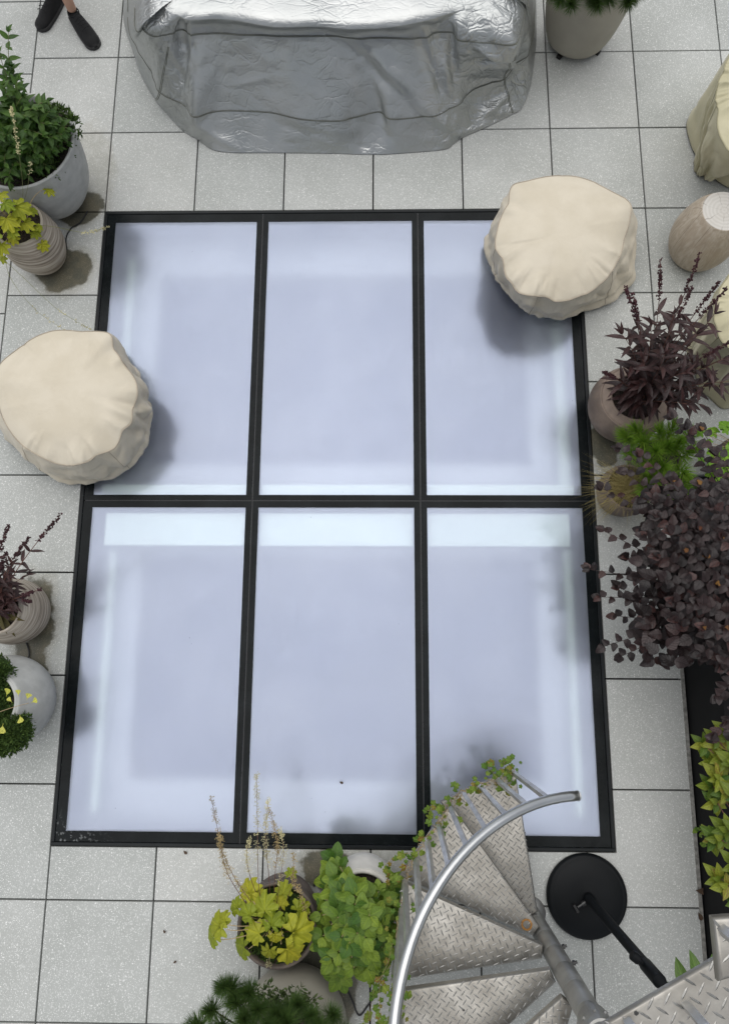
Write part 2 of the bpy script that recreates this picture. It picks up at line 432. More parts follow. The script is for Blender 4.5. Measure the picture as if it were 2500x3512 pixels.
well(SKY0 + .05, -2.018 - .04); well(-2.018 + .04, SKY1 - .05)
b = MB(); b.box(((SKX0 + SKX1) / 2, -2.018, -.2), ((SKX1 - SKX0) / 2 - .05, .035, .16)); b.build("cross_beam", M_well_ledge, sk)

# ------------------------------------------------------------------ silver cover
def make_silver():
    t = NT("silver coated fabric"); p = t.obj()
    c = t.mix(t.ramp(t.noise(p, 3, 4), .3, .7), (.42, .435, .43), (.475, .485, .48))
    n1 = t.noise(p, 9, 5, .6, dist=1.2); n2 = t.vor(p, 11, 'DISTANCE_TO_EDGE'); n3 = t.noise(p, 45, 4, .6, dist=.6)
    msk = t.ramp(t.noise(p, 2.2, 2), .42, .62)
    cmb = t.n('ShaderNodeMapping'); cmb.inputs['Rotation'].default_value = (.3, .5, .6); cmb.inputs['Scale'].default_value = (1, 2.2, 1); t.l(p, cmb.inputs[0])
    wrp = t.n('ShaderNodeVectorMath', operation='ADD'); t.l(cmb.outputs[0], wrp.inputs[0])
    nz_ = t.n('ShaderNodeTexNoise'); nz_.inputs['Scale'].default_value = 7; t.l(p, nz_.inputs['Vector'])
    sc2 = t.n('ShaderNodeVectorMath', operation='SCALE'); sc2.inputs['Scale'].default_value = .18; t.l(nz_.outputs['Color'], sc2.inputs[0]); t.l(sc2.outputs[0], wrp.inputs[1])
    e1 = t.ramp(t.vor(wrp.outputs[0], 7, 'DISTANCE_TO_EDGE'), 0, .10); e2 = t.ramp(t.vor(wrp.outputs[0], 19, 'DISTANCE_TO_EDGE'), 0, .16)
    sx_ = t.n('ShaderNodeSeparateXYZ'); t.l(p, sx_.inputs[0])
    cor = t.math('MAXIMUM', t.ramp(sx_.outputs[0], 2.0, 2.5), t.ramp(sx_.outputs[0], .75, .45))
    msk = t.math('MAXIMUM', t.math('MULTIPLY', t.math('ADD', msk, .35), .75), t.math('MULTIPLY', cor, 1.5))
    h = t.math('ADD', t.math('MULTIPLY', n1, .30), t.math('MULTIPLY', msk, t.math('ADD', t.math('MULTIPLY', e1, .45), t.math('MULTIPLY', e2, .22))))
    nb = t.bump(h, .30, .02)
    return t.done(t.bsdf(c, t.ramp(t.noise(p, 6, 4), .3, .7, .38, .48), .90, .5, nb))
M_silver = make_silver()
M_seam = simple("grey seam thread", (.16, .165, .14), .8)
COLS = [  # u,v at the table edge, upper seam, lower seam and hem, going round from the west side
 ((335, 0), (300, 20), (285, 40), (276, 40)), ((352, 5), (320, 70), (306, 108), (296, 112)), ((372, 20), (345, 86), (335, 160), (318, 175)),
 ((400, 34), (380, 80), (356, 205), (345, 220)), ((409, 40), (405, 78), (383, 222), (365, 245)), ((416, 42), (416, 86), (412, 236), (400, 285)),
 ((443, 43), (445, 84), (434, 262), (440, 311)), ((512, 43), (505, 82), (490, 249), (490, 337)), ((602, 59), (600, 87), (598, 252), (610, 340)),
 ((660, 60), (656, 88), (674, 267), (690, 341)), ((714, 59), (728, 88), (757, 271), (757, 342)), ((780, 64), (790, 91), (841, 251), (833, 344)),
 ((840, 63), (860, 92), (873, 267), (910, 340)), ((900, 55), (945, 94), (967, 257), (988, 333)), ((949, 45), (967, 80), (1000, 244), (1010, 320)),
 ((985, 34), (990, 79), (1018, 235), (1031, 306)), ((1020, 22), (1030, 96), (1052, 202), (1080, 284)), ((1055, 10), (1085, 101), (1090, 187), (1115, 268)),
 ((1085, 0), (1146, 106), (1122, 177), (1141, 254)), ((1110, -12), (1162, 72), (1145, 150), (1163, 238)), ((1130, -30), (1172, 20), (1178, 110), (1183, 180)),
 ((1142, -50), (1178, -20), (1190, 30), (1195, 60))]
ZL = [.74, .60, .20, .006]
cov = thing("covered_dining_table", "big silver reflective weather cover draped over a long table with chairs", "furniture cover", (1.5, 1.7, 0))
K = []
for col in COLS: K.append([at(u, v, z) for (u, v), z in zip(col, ZL)])
YC = 1.75
back = [[Vector((p.x, 2 * YC - p.y, p.z)) for p in k] for k in reversed(K)]
ALL = K + back
NS, NTt = 12, 84
m = len(ALL)
def lv(i, s):
    return [cr(ALL[(i - 1) % m][l], ALL[i][l], ALL[(i + 1) % m][l], ALL[(i + 2) % m][l], s) for l in range(4)]
rows = []
for i in range(m):
    for k in range(NS): rows.append((i + k / NS, lv(i, k / NS)))
n_s = len(rows)
TK = [0.0, .19, .74, 1.0]
def prof(L, t):
    for a in range(3):
        if t <= TK[a + 1] or a == 2:
            q = (t - TK[a]) / (TK[a + 1] - TK[a]); break
    P = [L[max(0, a - 1)], L[a], L[a + 1], L[min(3, a + 2)]]
    if a == 0: P[0] = L[0] * 2 - L[1] + Vector((0, 0, -.06))
    return cr(*P, q)
# folds: (s0,t0,s1,t1,width in metres, height in metres)
FOLDS = [(10.6, .05, 14.0, .82, .05, .022), (10.2, .15, 13.0, .8, .03, -.016), (12.5, .6, 14.6, .93, .03, .024), (11.2, .80, 13.6, .97, .025, .02), (9.2, .12, 10.8, .70, .06, .010),
         (7.0, .1, 8.6, .5, .05, .007), (13.2, .05, 14.2, .68, .045, -.034), (14.5, .02, 14.5, .62, .04, .026), (15.4, .1, 15.2, .6, .035, -.03), (16.2, .03, 15.2, .5, .035, .02),
         (4.9, .0, 4.9, .75, .018, .02), (4.2, .1, 4.5, .65, .05, -.05), (3.0, .25, 4.6, .5, .03, .03), (2.2, .2, 3.6, .9, .03, .018), (6.0, .8, 7.4, .98, .03, .014), (8.2, .78, 10.0, .84, .025, -.010),
         (15.0, .72, 17.5, .95, .03, .025), (15.5, .60, 17.6, .70, .02, -.022), (16.0, .9, 18.4, .84, .025, .02), (16.6, .2, 18.0, .36, .03, .035), (16.2, .42, 18.2, .47, .03, -.04), (13.6, .9, 16.2, .99, .02, .018),
         (17.2, .05, 17.8, .3, .03, .025), (18.6, .1, 18.4, .9, .03, .018), (19.6, .1, 19.2, .8, .03, -.02), (20.4, .05, 20.0, .9, .03, .02), (1.0, .0, 1.4, .9, .03, .02), (1.8, .0, 2.2, .8, .03, -.02)]
WRK = []
random.seed(21)
for k in range(170):   # short random creases, thick near the corners
    s0 = random.choice([ru(1, 5.2), ru(1.5, 5.0), ru(13.5, 20), ru(13.5, 19), ru(14, 19), ru(5, 14), ru(20, 43)]); t0 = ru(.02, .98)
    WRK.append((s0, t0, s0 + ru(-.9, .9), min(1, max(0, t0 + ru(-.14, .14))), ru(.007, .022), ru(.003, .011) * random.choice((-1, 1))))
random.seed(5)
pos = []; spos = []
for s, L in rows: pos.append([prof(L, k / NTt) for k in range(NTt + 1)])
nor = []
for i in range(n_s):
    r = []
    for k in range(NTt + 1):
        ds = pos[(i + 1) % n_s][k] - pos[i - 1][k]; dt = pos[i][min(NTt, k + 1)] - pos[i][max(0, k - 1)]
        nn = dt.cross(ds); nn.normalize(); r.append(nn)
    nor.append(r)
ref = pos[int(10 * NS)][NTt // 2]; nn = nor[int(10 * NS)][NTt // 2]
if nn.y > 0: nor = [[-q for q in r] for r in nor]
def fold_disp(i, k, table, cut=3.0):
    s = rows[i][0]; t = k / NTt; d = 0
    p = pos[i][k]
    for f in table:
        lo, hi = min(f[0], f[2]) - .9, max(f[0], f[2]) + .9
        if s < lo or s > hi: continue
        a = f[6]; b = f[7]; ab = b - a; q = max(0, min(1, (p - a).dot(ab) / max(1e-6, ab.length_squared)))
        dist = (p - (a + ab * q)).length
        if dist < f[4] * cut:
            d += f[5] * math.exp(-(dist / f[4]) ** (2 if f[4] > .021 else 1.15)) * (1 - .8 * abs(2 * q - 1) ** 2)
    return d
def prep(tab):
    out = []
    tab = [(*f[:5], f[5] * (1.5 if 14 < f[0] < 21 and f[4] > .021 else 1)) for f in tab]
    for f in tab:
        def pp(s, t):
            i = int(round(s * NS)) % n_s; return pos[i][int(round(t * NTt))]
        out.append((*f, pp(f[0], f[1]), pp(f[2], f[3])))
    return out
F1, F2 = prep(FOLDS), prep(WRK)
cv = MB(); seam_up = []; seam_lo = []; final = []
for i in range(n_s):
    r = []
    for k in range(NTt + 1):
        p = pos[i][k]; d = fold_disp(i, k, F1) + fold_disp(i, k, F2)
        d += .006 * (noise.noise(p * 6.5) + .5 * noise.noise(p * 15))
        e_ = min(1, k / 3) * (1 if k < NTt - 2 else .5)
        q = p + nor[i][k] * d * e_
        q.z = max(q.z, .005); r.append(q)
    final.append(r)
for i in range(n_s): cv.v.extend([tuple(q) for q in final[i]])
w = NTt + 1
for i in range(n_s):
    j = (i + 1) % n_s
    for k in range(NTt): cv.f.append((i * w + k, i * w + k + 1, j * w + k + 1, j * w + k))
# top sheet: rings inward from the table edge
cen = sum((r[0] for r in final), Vector()) / n_s
NR = 22; prevr = [i * w for i in range(n_s)]
for q in range(1, NR + 1):
    f = 1 - (q / NR) ** .9 if q < NR else .02
    cur = []
    for i in range(n_s):
        p = final[i][0]; x = cen + (p - cen) * f; d = (p - cen).length * (1 - f)
        x.z = .742 + .012 * (1 - math.exp(-d / .03)) + .010 * noise.noise(Vector((x.x * 3, x.y * 3, 2))) * min(1, d / .1) + .004 * noise.noise(x * 9) * min(1, d / .05)
        cur.append(len(cv.v)); cv.v.append(tuple(x))
    for i in range(n_s):
        j = (i + 1) % n_s; cv.f.append((prevr[i], prevr[j], cur[j], cur[i]))
    prevr = cur
cv.f.append(tuple(prevr))
bmt = cv.build("cover_sheet", M_silver, cov, smooth=True)
def seam_tube(fk, i0, i1, dz=.0):
    pts = []
    for i in range(i0, i1):
        pts.append(final[i % n_s][fk] + nor[i % n_s][fk] * .001)
    return pts
b = MB()
for kk in (0, 1): b.tube([p + Vector((0, 0, .007 * kk)) for p in seam_tube(int(TK[1] * NTt), 0, n_s)], .0018, 5)
b.build("upper_seam", M_seam, cov, True)
b = MB()
for kk in (0, 1): b.tube([p + Vector((0, 0, .007 * kk)) for p in seam_tube(int(TK[2] * NTt), 0, n_s)], .0018, 5)
b.build("lower_seam", M_seam, cov, True)
for sc_ in (3.05, 18.0):
    i = int(sc_ * NS); b = MB()
    for o_ in (0, 1): b.tube([final[i + o_][k] + nor[i][k] * .001 for k in range(int(.3 * NTt), NTt)], .002, 5)
    b.build("corner_seam", M_seam, cov, True)

# ------------------------------------------------------------------ beige pouf covers
def make_fabric(name, c1, c2):
    t = NT(name); p = t.obj()
    c = t.mix(t.ramp(t.noise(p, 5, 4), .3, .7), c1, c2)
    wv = t.noise(p, 420, 2)
    c = t.mix(t.ramp(wv, .3, .7, 0, .12), c, t.mix(1.0, c, (.7, .7, .7), 'MULTIPLY'))
    h = t.math('ADD', t.noise(p, 8, 4, .5, dist=.8), t.math('MULTIPLY', wv, .04))
    return t.done(t.bsdf(c, .75, 0, .25, t.bump(h, .35, .015), **{'Sheen Weight': .15}))
M_beige = make_fabric("beige cover fabric", (.545, .49, .385), (.60, .545, .44))
M_olive = make_fabric("khaki cover fabric", (.44, .41, .27), (.53, .49, .34))
M_beige_seam = simple("beige piping", (.36, .31, .245), .8)
def polar(outline, z, cen, n):
    """outline of survey points -> n radii about cen"""
    P = sorted([(math.atan2(q.y - cen.y, q.x - cen.x), (Vector((q.x, q.y)) - Vector((cen.x, cen.y))).length) for q in outline])
    out = []
    m_ = len(P)
    for k in range(n):
        a = -math.pi + 2 * math.pi * k / n
        for i in range(m_):
            a0, r0 = P[i]; a1, r1 = P[(i + 1) % m_]
            if i == m_ - 1: a1 += 2 * math.pi
            aa = a if a >= a0 or i < m_ - 1 else a + 2 * math.pi
            if i == m_ - 1 and a < P[0][0]: aa = a + 2 * math.pi
            if a0 <= aa <= a1:
                f = (aa - a0) / max(1e-6, a1 - a0); out.append(r0 + (r1 - r0) * f); break
        else: out.append(P[0][1])
    return out
def soften(r, k):
    n = len(r)
    for _ in range(k): r = [(r[i - 1] + 2 * r[i] + r[(i + 1) % n]) / 4 for i in range(n)]
    return r
def cover(name, label, cat, rim, hem, zr, zh, dome, puckers, sidefolds, mat, seed, grp=None, vseams=(), smooth_rim=12, cen=None):
    RP = [at(u, v, zr) for u, v in rim]; HP = [at(u, v, zh) for u, v in hem]
    if cen is None: cen = sum(RP, Vector()) / len(RP)
    ch = cen + (sum(HP, Vector()) / len(HP) - cen) * .0
    n = 288
    R1 = soften(polar(RP, zr, cen, n), smooth_rim); R0 = soften(polar(HP, zh, cen, n), smooth_rim)
    t = thing(name, label, cat, (cen.x, cen.y, 0), grp)
    random.seed(seed)
    b = MB(); NT1, NS1 = 40, 36
    rad = []; sid = []
    for k in range(52):     # stitched-in gathers running in from the seam
        a_ = ru(-3.14, 3.14)
        if noise.noise(Vector((math.cos(a_) * 1.6, math.sin(a_) * 1.6, seed + 2.5))) + (.25 if a_ < 0 else -.15) < 0: continue
        rad.append((a_, ru(.014, .045), ru(.62, .92), ru(.006, .018) * random.choice((1, 1, -1)), ru(-.35, .35)))
    for k in range(7):     # long soft pulls across the top
        rad.append((ru(-3.14, 3.14), ru(.04, .09), ru(.15, .5), ru(.004, .009) * random.choice((1, -1)), ru(-.6, .6)))
    for k in range(60):     # slack in the skirt
        a_ = ru(-3.14, 3.14); f_ = ru(0, .8); sid.append((a_, f_, a_ + ru(-.35, .35), min(1.05, f_ + ru(.1, .6)), ru(.010, .026), ru(.004, .014) * random.choice((1, -1))))
    rows_ = []
    AN = [-math.pi + 2 * math.pi * k / n for k in range(n)]
    def adiff(a, c): return (a - c + math.pi) % (2 * math.pi) - math.pi
    # top
    for q in range(1, NT1 + 1):
        f = q / NT1; row = []
        for k in range(n):
            a = AN[k]; rr = R1[k] * f
            z = zr + dome * (1 - f ** 2.4) - .008 * f ** 8
            x = cen.x + rr * math.cos(a); y = cen.y + rr * math.sin(a)
            for (pa, wd, ln, hh) in puckers:
                d = adiff(a, pa); hh = hh * 1.45
                g_ = math.exp(-(d / wd) ** 2) * max(0, (f - ln) / (1 - ln)) ** 1.2
                z += hh * g_ * (1 - .5 * f ** 6)
            for (pa, wd, ln, hh, sl_) in rad:
                if f > ln:
                    d = adiff(a, pa + sl_ * (1 - f))
                    if abs(d) < wd * 4: z += hh * math.exp(-(abs(d) / wd) ** 1.3) * ((f - ln) / (1 - ln)) ** .8 * (1 - .6 * f ** 10)
            z += .013 * noise.noise(Vector((x * 5, y * 5, seed))) * f + .003 * noise.noise(Vector((x * 13, y * 13, seed + 3))) * f
            row.append(Vector((x, y, z)))
        rows_.append(row)
    # side
    rimrow = rows_[-1]
    for q in range(1, NS1 + 1):
        f = q / NS1; row = []
        for k in range(n):
            a = AN[k]; rim_p = rimrow[k]
            rr = R1[k] + (R0[k] - R1[k]) * f + .022 * math.sin(math.pi * min(1, f * 1.15)) * (.6 + .6 * noise.noise(Vector((math.cos(a) * 2, math.sin(a) * 2, seed))))
            z = rim_p.z + (zh - rim_p.z) * f
            for (pa, wd, slope, f0, hh) in sidefolds:
                d = adiff(a, pa + slope * f)
                rr += hh * math.exp(-(d / wd) ** 2) * math.exp(-((f - f0) / .4) ** 2)
            for (a0, f0, a1, f1, wd, hh) in sid:
                if f0 - .1 < f < f1 + .1:
                    q_ = max(0, min(1, (f - f0) / max(.05, f1 - f0))); d = adiff(a, a0 + (a1 - a0) * q_) * .38 / (1 + abs(a1 - a0) / max(.1, f1 - f0))
                    ed_ = min(1, max(0, (f - f0 + .1) / .15)) * min(1, max(0, (f1 + .1 - f) / .15))
                    if abs(d) < wd * 4: rr += hh * math.exp(-(abs(d) / wd) ** 1.4) * ed_
            rr += .016 * math.exp(-((f - .93) / .06) ** 2) * (.5 + noise.noise(Vector((math.cos(a) * 1.7, math.sin(a) * 1.7, seed + 5)))) - .008 * math.exp(-((f - .80) / .05) ** 2)
            rr += (.010 * noise.noise(Vector((math.cos(a) * 6, math.sin(a) * 6, f * 2.2 + seed))) + .006 * noise.noise(Vector((math.cos(a) * 12, math.sin(a) * 12, f * 5 + seed)))) * min(1, f * 4)
            row.append(Vector((cen.x + rr * math.cos(a), cen.y + rr * math.sin(a), max(.004, z + (.012 * noise.noise(Vector((math.cos(a) * 3, math.sin(a) * 3, seed + 9))) if q == NS1 else 0)))))
        rows_.append(row)
    top = Vector((cen.x, cen.y, zr + dome))
    b.v.append(tuple(top))
    for row in rows_: b.v.extend([tuple(p) for p in row])
    for k in range(n): b.f.append((0, 1 + k, 1 + (k + 1) % n))
    for q in range(len(rows_) - 1):
        for k in range(n):
            j = (k + 1) % n; b.f.append((1 + q * n + k, 1 + (q + 1) * n + k, 1 + (q + 1) * n + j, 1 + q * n + j))
    # turned-in hem
    base = len(b.v); last = 1 + (len(rows_) - 1) * n
    for k in range(n):
        p = rows_[-1][k]; b.v.append((cen.x + (p.x - cen.x) * .95, cen.y + (p.y - cen.y) * .95, p.z + .02))
    for k in range(n):
        j = (k + 1) % n; b.f.append((last + k, base + k, base + j, last + j))
    b.build("cover_fabric", mat, t, True)
    b = MB(); pp = [p + Vector((math.cos(AN[k]), math.sin(AN[k]), .3)) * .0015 for k, p in enumerate(rimrow)]
    b.tube(pp + [pp[0]], .0030, 5, False); b.build("piping", M_beige_seam if mat is M_beige else M_olive_seam, t, True)
    for a in vseams:
        k = int((a + math.pi) / (2 * math.pi) * n) % n
        b = MB(); b.tube([rows_[NT1 - 1 + q][k] + Vector((math.cos(AN[k]), math.sin(AN[k]), 0)) * .0006 for q in range(0, NS1 + 1)], .0018, 4)
        b.build("side_seam", M_beige_seam if mat is M_beige else M_olive_seam, t, True)
    return t, rows_
M_olive_seam = simple("khaki piping", (.30, .28, .18), .8)
cover("covered_pouf", "beige fabric cover over a round pouf overlapping the skylight's left edge", "pouf cover",
      [(252, 742), (246, 772), (278, 815), (303, 850), (308, 880), (291, 907), (298, 936), (273, 960), (256, 994), (205, 1020), (182, 1036), (114, 1028), (80, 1010), (23, 960), (-2, 900), (-12, 850), (0, 806), (50, 766), (105, 739), (180, 740)],
      [(273, 772), (285, 800), (316, 863), (330, 885), (339, 920), (336, 955), (325, 1001), (293, 1040), (238, 1066), (159, 1076), (114, 1060), (57, 1017), (17, 980), (2, 930), (20, 860), (90, 800), (190, 765)],
      .42, .05, .085,
      [(-.35, .10, .55, .030), (-.62, .09, .6, .026), (-1.15, .10, .62, .024), (-1.45, .08, .66, .018), (.1, .1, .7, .016), (.75, .1, .78, .03), (-2.0, .08, .75, .012), (-.15, .07, .65, -.016), (-.9, .12, .6, -.012), (-1.75, .1, .7, -.01), (2.9, .15, .4, .010), (2.5, .2, .5, -.012)],
      [(-.2, .10, .3, .5, .03), (-.55, .10, .2, .4, -.03), (-.9, .12, -.2, .5, .025), (-1.3, .10, .2, .5, -.02), (-1.6, .12, .3, .7, .02), (.3, .14, .2, .6, .025), (.0, .10, .4, .6, -.015)], M_beige, 3, 'beige covered poufs', (-1.0, -2.35, .7))
cover("covered_pouf", "beige fabric cover over a round pouf overlapping the skylight's top right corner", "pouf cover",
      [(1138, 412), (1135, 454), (1108, 512), (1103, 552), (1121, 577), (1126, 609), (1137, 634), (1180, 663), (1209, 660), (1241, 670), (1288, 660), (1338, 631), (1371, 588), (1389, 530), (1403, 469), (1410, 456), (1356, 422), (1302, 397), (1255, 389), (1183, 400)],
      [(1079, 541), (1083, 566), (1111, 624), (1147, 668), (1198, 707), (1241, 710), (1299, 697), (1356, 678), (1412, 617), (1408, 573), (1408, 501), (1350, 470), (1240, 450), (1140, 475)],
      .42, .05, .08,
      [(-2.35, .09, .6, .026), (-2.0, .09, .62, .03), (-1.75, .07, .66, .018), (-2.75, .1, .6, .022), (-1.3, .08, .7, .010), (-.9, .07, .6, .009), (-.6, .07, .55, .010), (-.3, .08, .55, .009), (2.55, .1, .72, .03), (-2.2, .06, .65, -.014), (-3.0, .09, .6, -.012), (.4, .1, .7, .01)],
      [(-2.8, .1, .2, .5, .025), (-2.4, .12, -.2, .5, -.025), (-1.95, .08, .1, .4, .02), (-1.5, .15, .2, .6, .015), (-.4, .10, .1, .6, -.03), (-.25, .1, .1, .8, .02), (3.0, .1, .1, .5, -.02), (-1.0, .3, .2, .8, -.012)], M_beige, 11, 'beige covered poufs', (-1.88, -.55, -3.0))
cover("covered_armchair", "tall khaki cover over a chair at the upper right edge", "furniture cover",
      [(1596, 205), (1600, 240), (1622, 330), (1680, 345), (1740, 330), (1820, 260), (1830, 130), (1780, 60), (1700, 40), (1640, 110), (1612, 160)],
      [(1528, 280), (1533, 310), (1553, 355), (1586, 395), (1612, 415), (1680, 425), (1760, 350), (1770, 230), (1700, 160), (1600, 200), (1560, 235)],
      .70, .008, .03, [(-2.6, .12, .5, .02), (3.0, .12, .5, .02), (-2.0, .12, .5, -.02)],
      [(-2.7, .14, .35, .55, .035), (-2.3, .12, .3, .7, -.04), (-1.9, .12, .3, .6, .04), (3.0, .10, .1, .4, -.03), (2.6, .12, .1, .5, .02), (-2.95, .06, .2, .4, -.02)], M_olive, 17, 'khaki furniture covers', (-2.75, 2.9), 4)
cover("covered_chair", "khaki chair cover half hidden behind the dark leaved plants at the right edge", "furniture cover",
      [(1600, 660), (1592, 700), (1610, 760), (1660, 790), (1730, 780), (1800, 720), (1800, 620), (1740, 570), (1660, 580), (1620, 620)],
      [(1540, 780), (1548, 830), (1580, 885), (1606, 913), (1660, 905), (1740, 850), (1750, 740), (1680, 690), (1590, 710)],
      .70, .008, .03, [(-2.6, .12, .5, .02)],
      [(-2.7, .14, .35, .55, .035), (-2.3, .12, .3, .7, -.04), (-1.9, .12, .3, .6, .04), (3.0, .10, .1, .4, -.03)], M_olive, 23, 'khaki furniture covers', (-2.4,), 4)

# ------------------------------------------------------------------ pots
M_soil = simple("potting soil", (.035, .026, .02), .95, var=.6, scale=90, bump=1.0, bscale=120, bdist=.01)
def make_ribbed():
    t = NT("combed clay"); p = t.obj()
    sx = t.n('ShaderNodeSeparateXYZ'); t.l(p, sx.inputs[0])
    cmb = t.n('ShaderNodeCombineXYZ'); t.l(t.math('MULTIPLY', sx.outputs[0], 2.0), cmb.inputs[0]); t.l(t.math('MULTIPLY', sx.outputs[1], 2.0), cmb.inputs[1])
    t.l(t.math('ADD', t.math('MULTIPLY', sx.outputs[2], 46), t.math('MULTIPLY', sx.outputs[0], 9)), cmb.inputs[2])
    rb = t.noise(cmb.outputs[0], 1.6, 5, .65)
    c = t.mix(t.ramp(rb, .32, .68), (.20, .165, .13), (.50, .45, .38))
    return t.done(t.bsdf(c, .8, 0, .3, t.bump(rb, .6, .006)))
M_ribbed = make_ribbed()
M_conc = simple("pale concrete", (.40, .405, .39), .75, var=.10, scale=14, bump=.15, bscale=180)
M_taupe = simple("taupe glazed clay", (.33, .31, .26), .6, var=.10, scale=3, bump=.05)
M_brown = simple("aged brown clay", (.19, .145, .115), .7, var=.35, scale=6, bump=.25, bscale=60)
M_dkbrown = simple("dark brown clay", (.13, .105, .09), .7, var=.3, scale=8, bump=.2)
M_white = simple("off white clay", (.62, .60, .55), .7, var=.10, scale=12, bump=.15)
M_black = simple("black plastic", (.012, .012, .013), .5)
def pot(label, base, prof, mat, soil_r, soil_z, rim_w=.014, wob=0, group='plant pots standing on the paving', feet=0, lip=None):
    t = thing("plant_pot", label, "plant pot", base, group)
    rt, zt = prof[-1]
    full = [(0.004, .012), (prof[0][0] * .8, .010)] + list(spl2(prof)) + [(rt - rim_w * .3, zt + .006), (rt - rim_w * .7, zt + .006), (rt - rim_w, zt - .002), (rt - rim_w - .004, soil_z - .04)]
    b = MB(); b.lathe(full, base, 72); o = b.build("body", mat, t, True)
    b = MB(); pr_ = [(.002, soil_z + .012), (soil_r * .4, soil_z + .012), (soil_r * .75, soil_z + .006), (soil_r, soil_z)]
    b.lathe(pr_, base, 40, lambda p, a: p + Vector((0, 0, .012 * noise.noise(p * 25)))); b.build("soil", M_soil, t, True)
    for k in range(feet):
        a = 2 * math.pi * k / feet + .9; r = prof[0][0] + .015
        b = MB(); b.box((base[0] + r * math.cos(a), base[1] + r * math.sin(a), .012), (.022, .016, .012), Matrix.Rotation(a, 3, 'Z')); b.build("foot", M_black, t)
    if lip:
        b = MB(); b.lathe([(lip[0] + .006 * math.cos(q), lip[1] + .006 * math.sin(q)) for q in [2 * math.pi * k / 8 for k in range(9)]], base, 72); b.build("lip_groove", mat, t, True)
    return t
def spl2(prof):
    P = spline([(r, z, 0) for r, z in prof], 7); return [(p.x, p.y) for p in P]
def G(u, v): p = at(u, v); return (p.x, p.y, 0)
P1 = G(135, 442); P2 = G(108, 578); P3 = G(66, 1366); P4 = G(60, 1556); P5 = G(638, 2008); P6 = G(811, 1962); P7 = G(664, 2238)
P8 = G(1372, 928); P9 = G(1368, 1108); P10 = G(1280, 88)
pot("big pale concrete planter holding the dark green leafy shrub", P1, [(.14, .0), (.21, .07), (.28, .2), (.315, .36), (.33, .52), (.335, .56)], M_conc, .315, .52, .022)
pot("combed beige clay pot with lime leaves standing before the big concrete planter", P2, [(.10, .0), (.145, .05), (.185, .17), (.18, .30), (.155, .41)], M_ribbed, .14, .36, .016)
pot("round combed beige clay pot holding a dark red plant, left edge", P3, [(.10, .0), (.155, .05), (.19, .16), (.18, .28), (.14, .38)], M_ribbed, .125, .34, .016)
pot("pale concrete pot with moss mound, nearest the lower left", P4, [(.14, .0), (.20, .05), (.25, .18), (.245, .30), (.19, .43), (.172, .45)], M_conc, .155, .41, .018)
pot("dark brown clay pot with yellow leaves and airy flower stalks", P5, [(.13, .0), (.165, .05), (.19, .17), (.2, .30), (.205, .36)], M_dkbrown, .19, .33, .018)
pot("off white clay pot mostly hidden under bright green creeper", P6, [(.12, .0), (.16, .05), (.19, .18), (.195, .28), (.175, .38), (.168, .39)], M_white, .155, .35, .022)
pot("large taupe clay pot at the bottom edge with a small pine", P7, [(.17, .0), (.23, .06), (.275, .2), (.27, .34), (.20, .45), (.185, .46)], M_taupe, .17, .42, .02)
pot("low brown clay bowl pot with wide rim under dark red plumes", P8, [(.12, .0), (.18, .05), (.225, .16), (.225, .25), (.20, .325), (.165, .345), (.152, .35)], M_brown, .145, .315, .018, lip=(.196, .331))
pot("small brown pot with tan grass beside the skylight's right edge", P9, [(.09, .0), (.125, .05), (.15, .14), (.148, .22), (.135, .27)], M_brown, .12, .24, .014)
pot("tapered taupe planter with pine beside the silver cover", P10, [(.17, .022), (.215, .06), (.255, .2), (.285, .42), (.30, .58)], M_taupe, .28, .54, .02, feet=4)

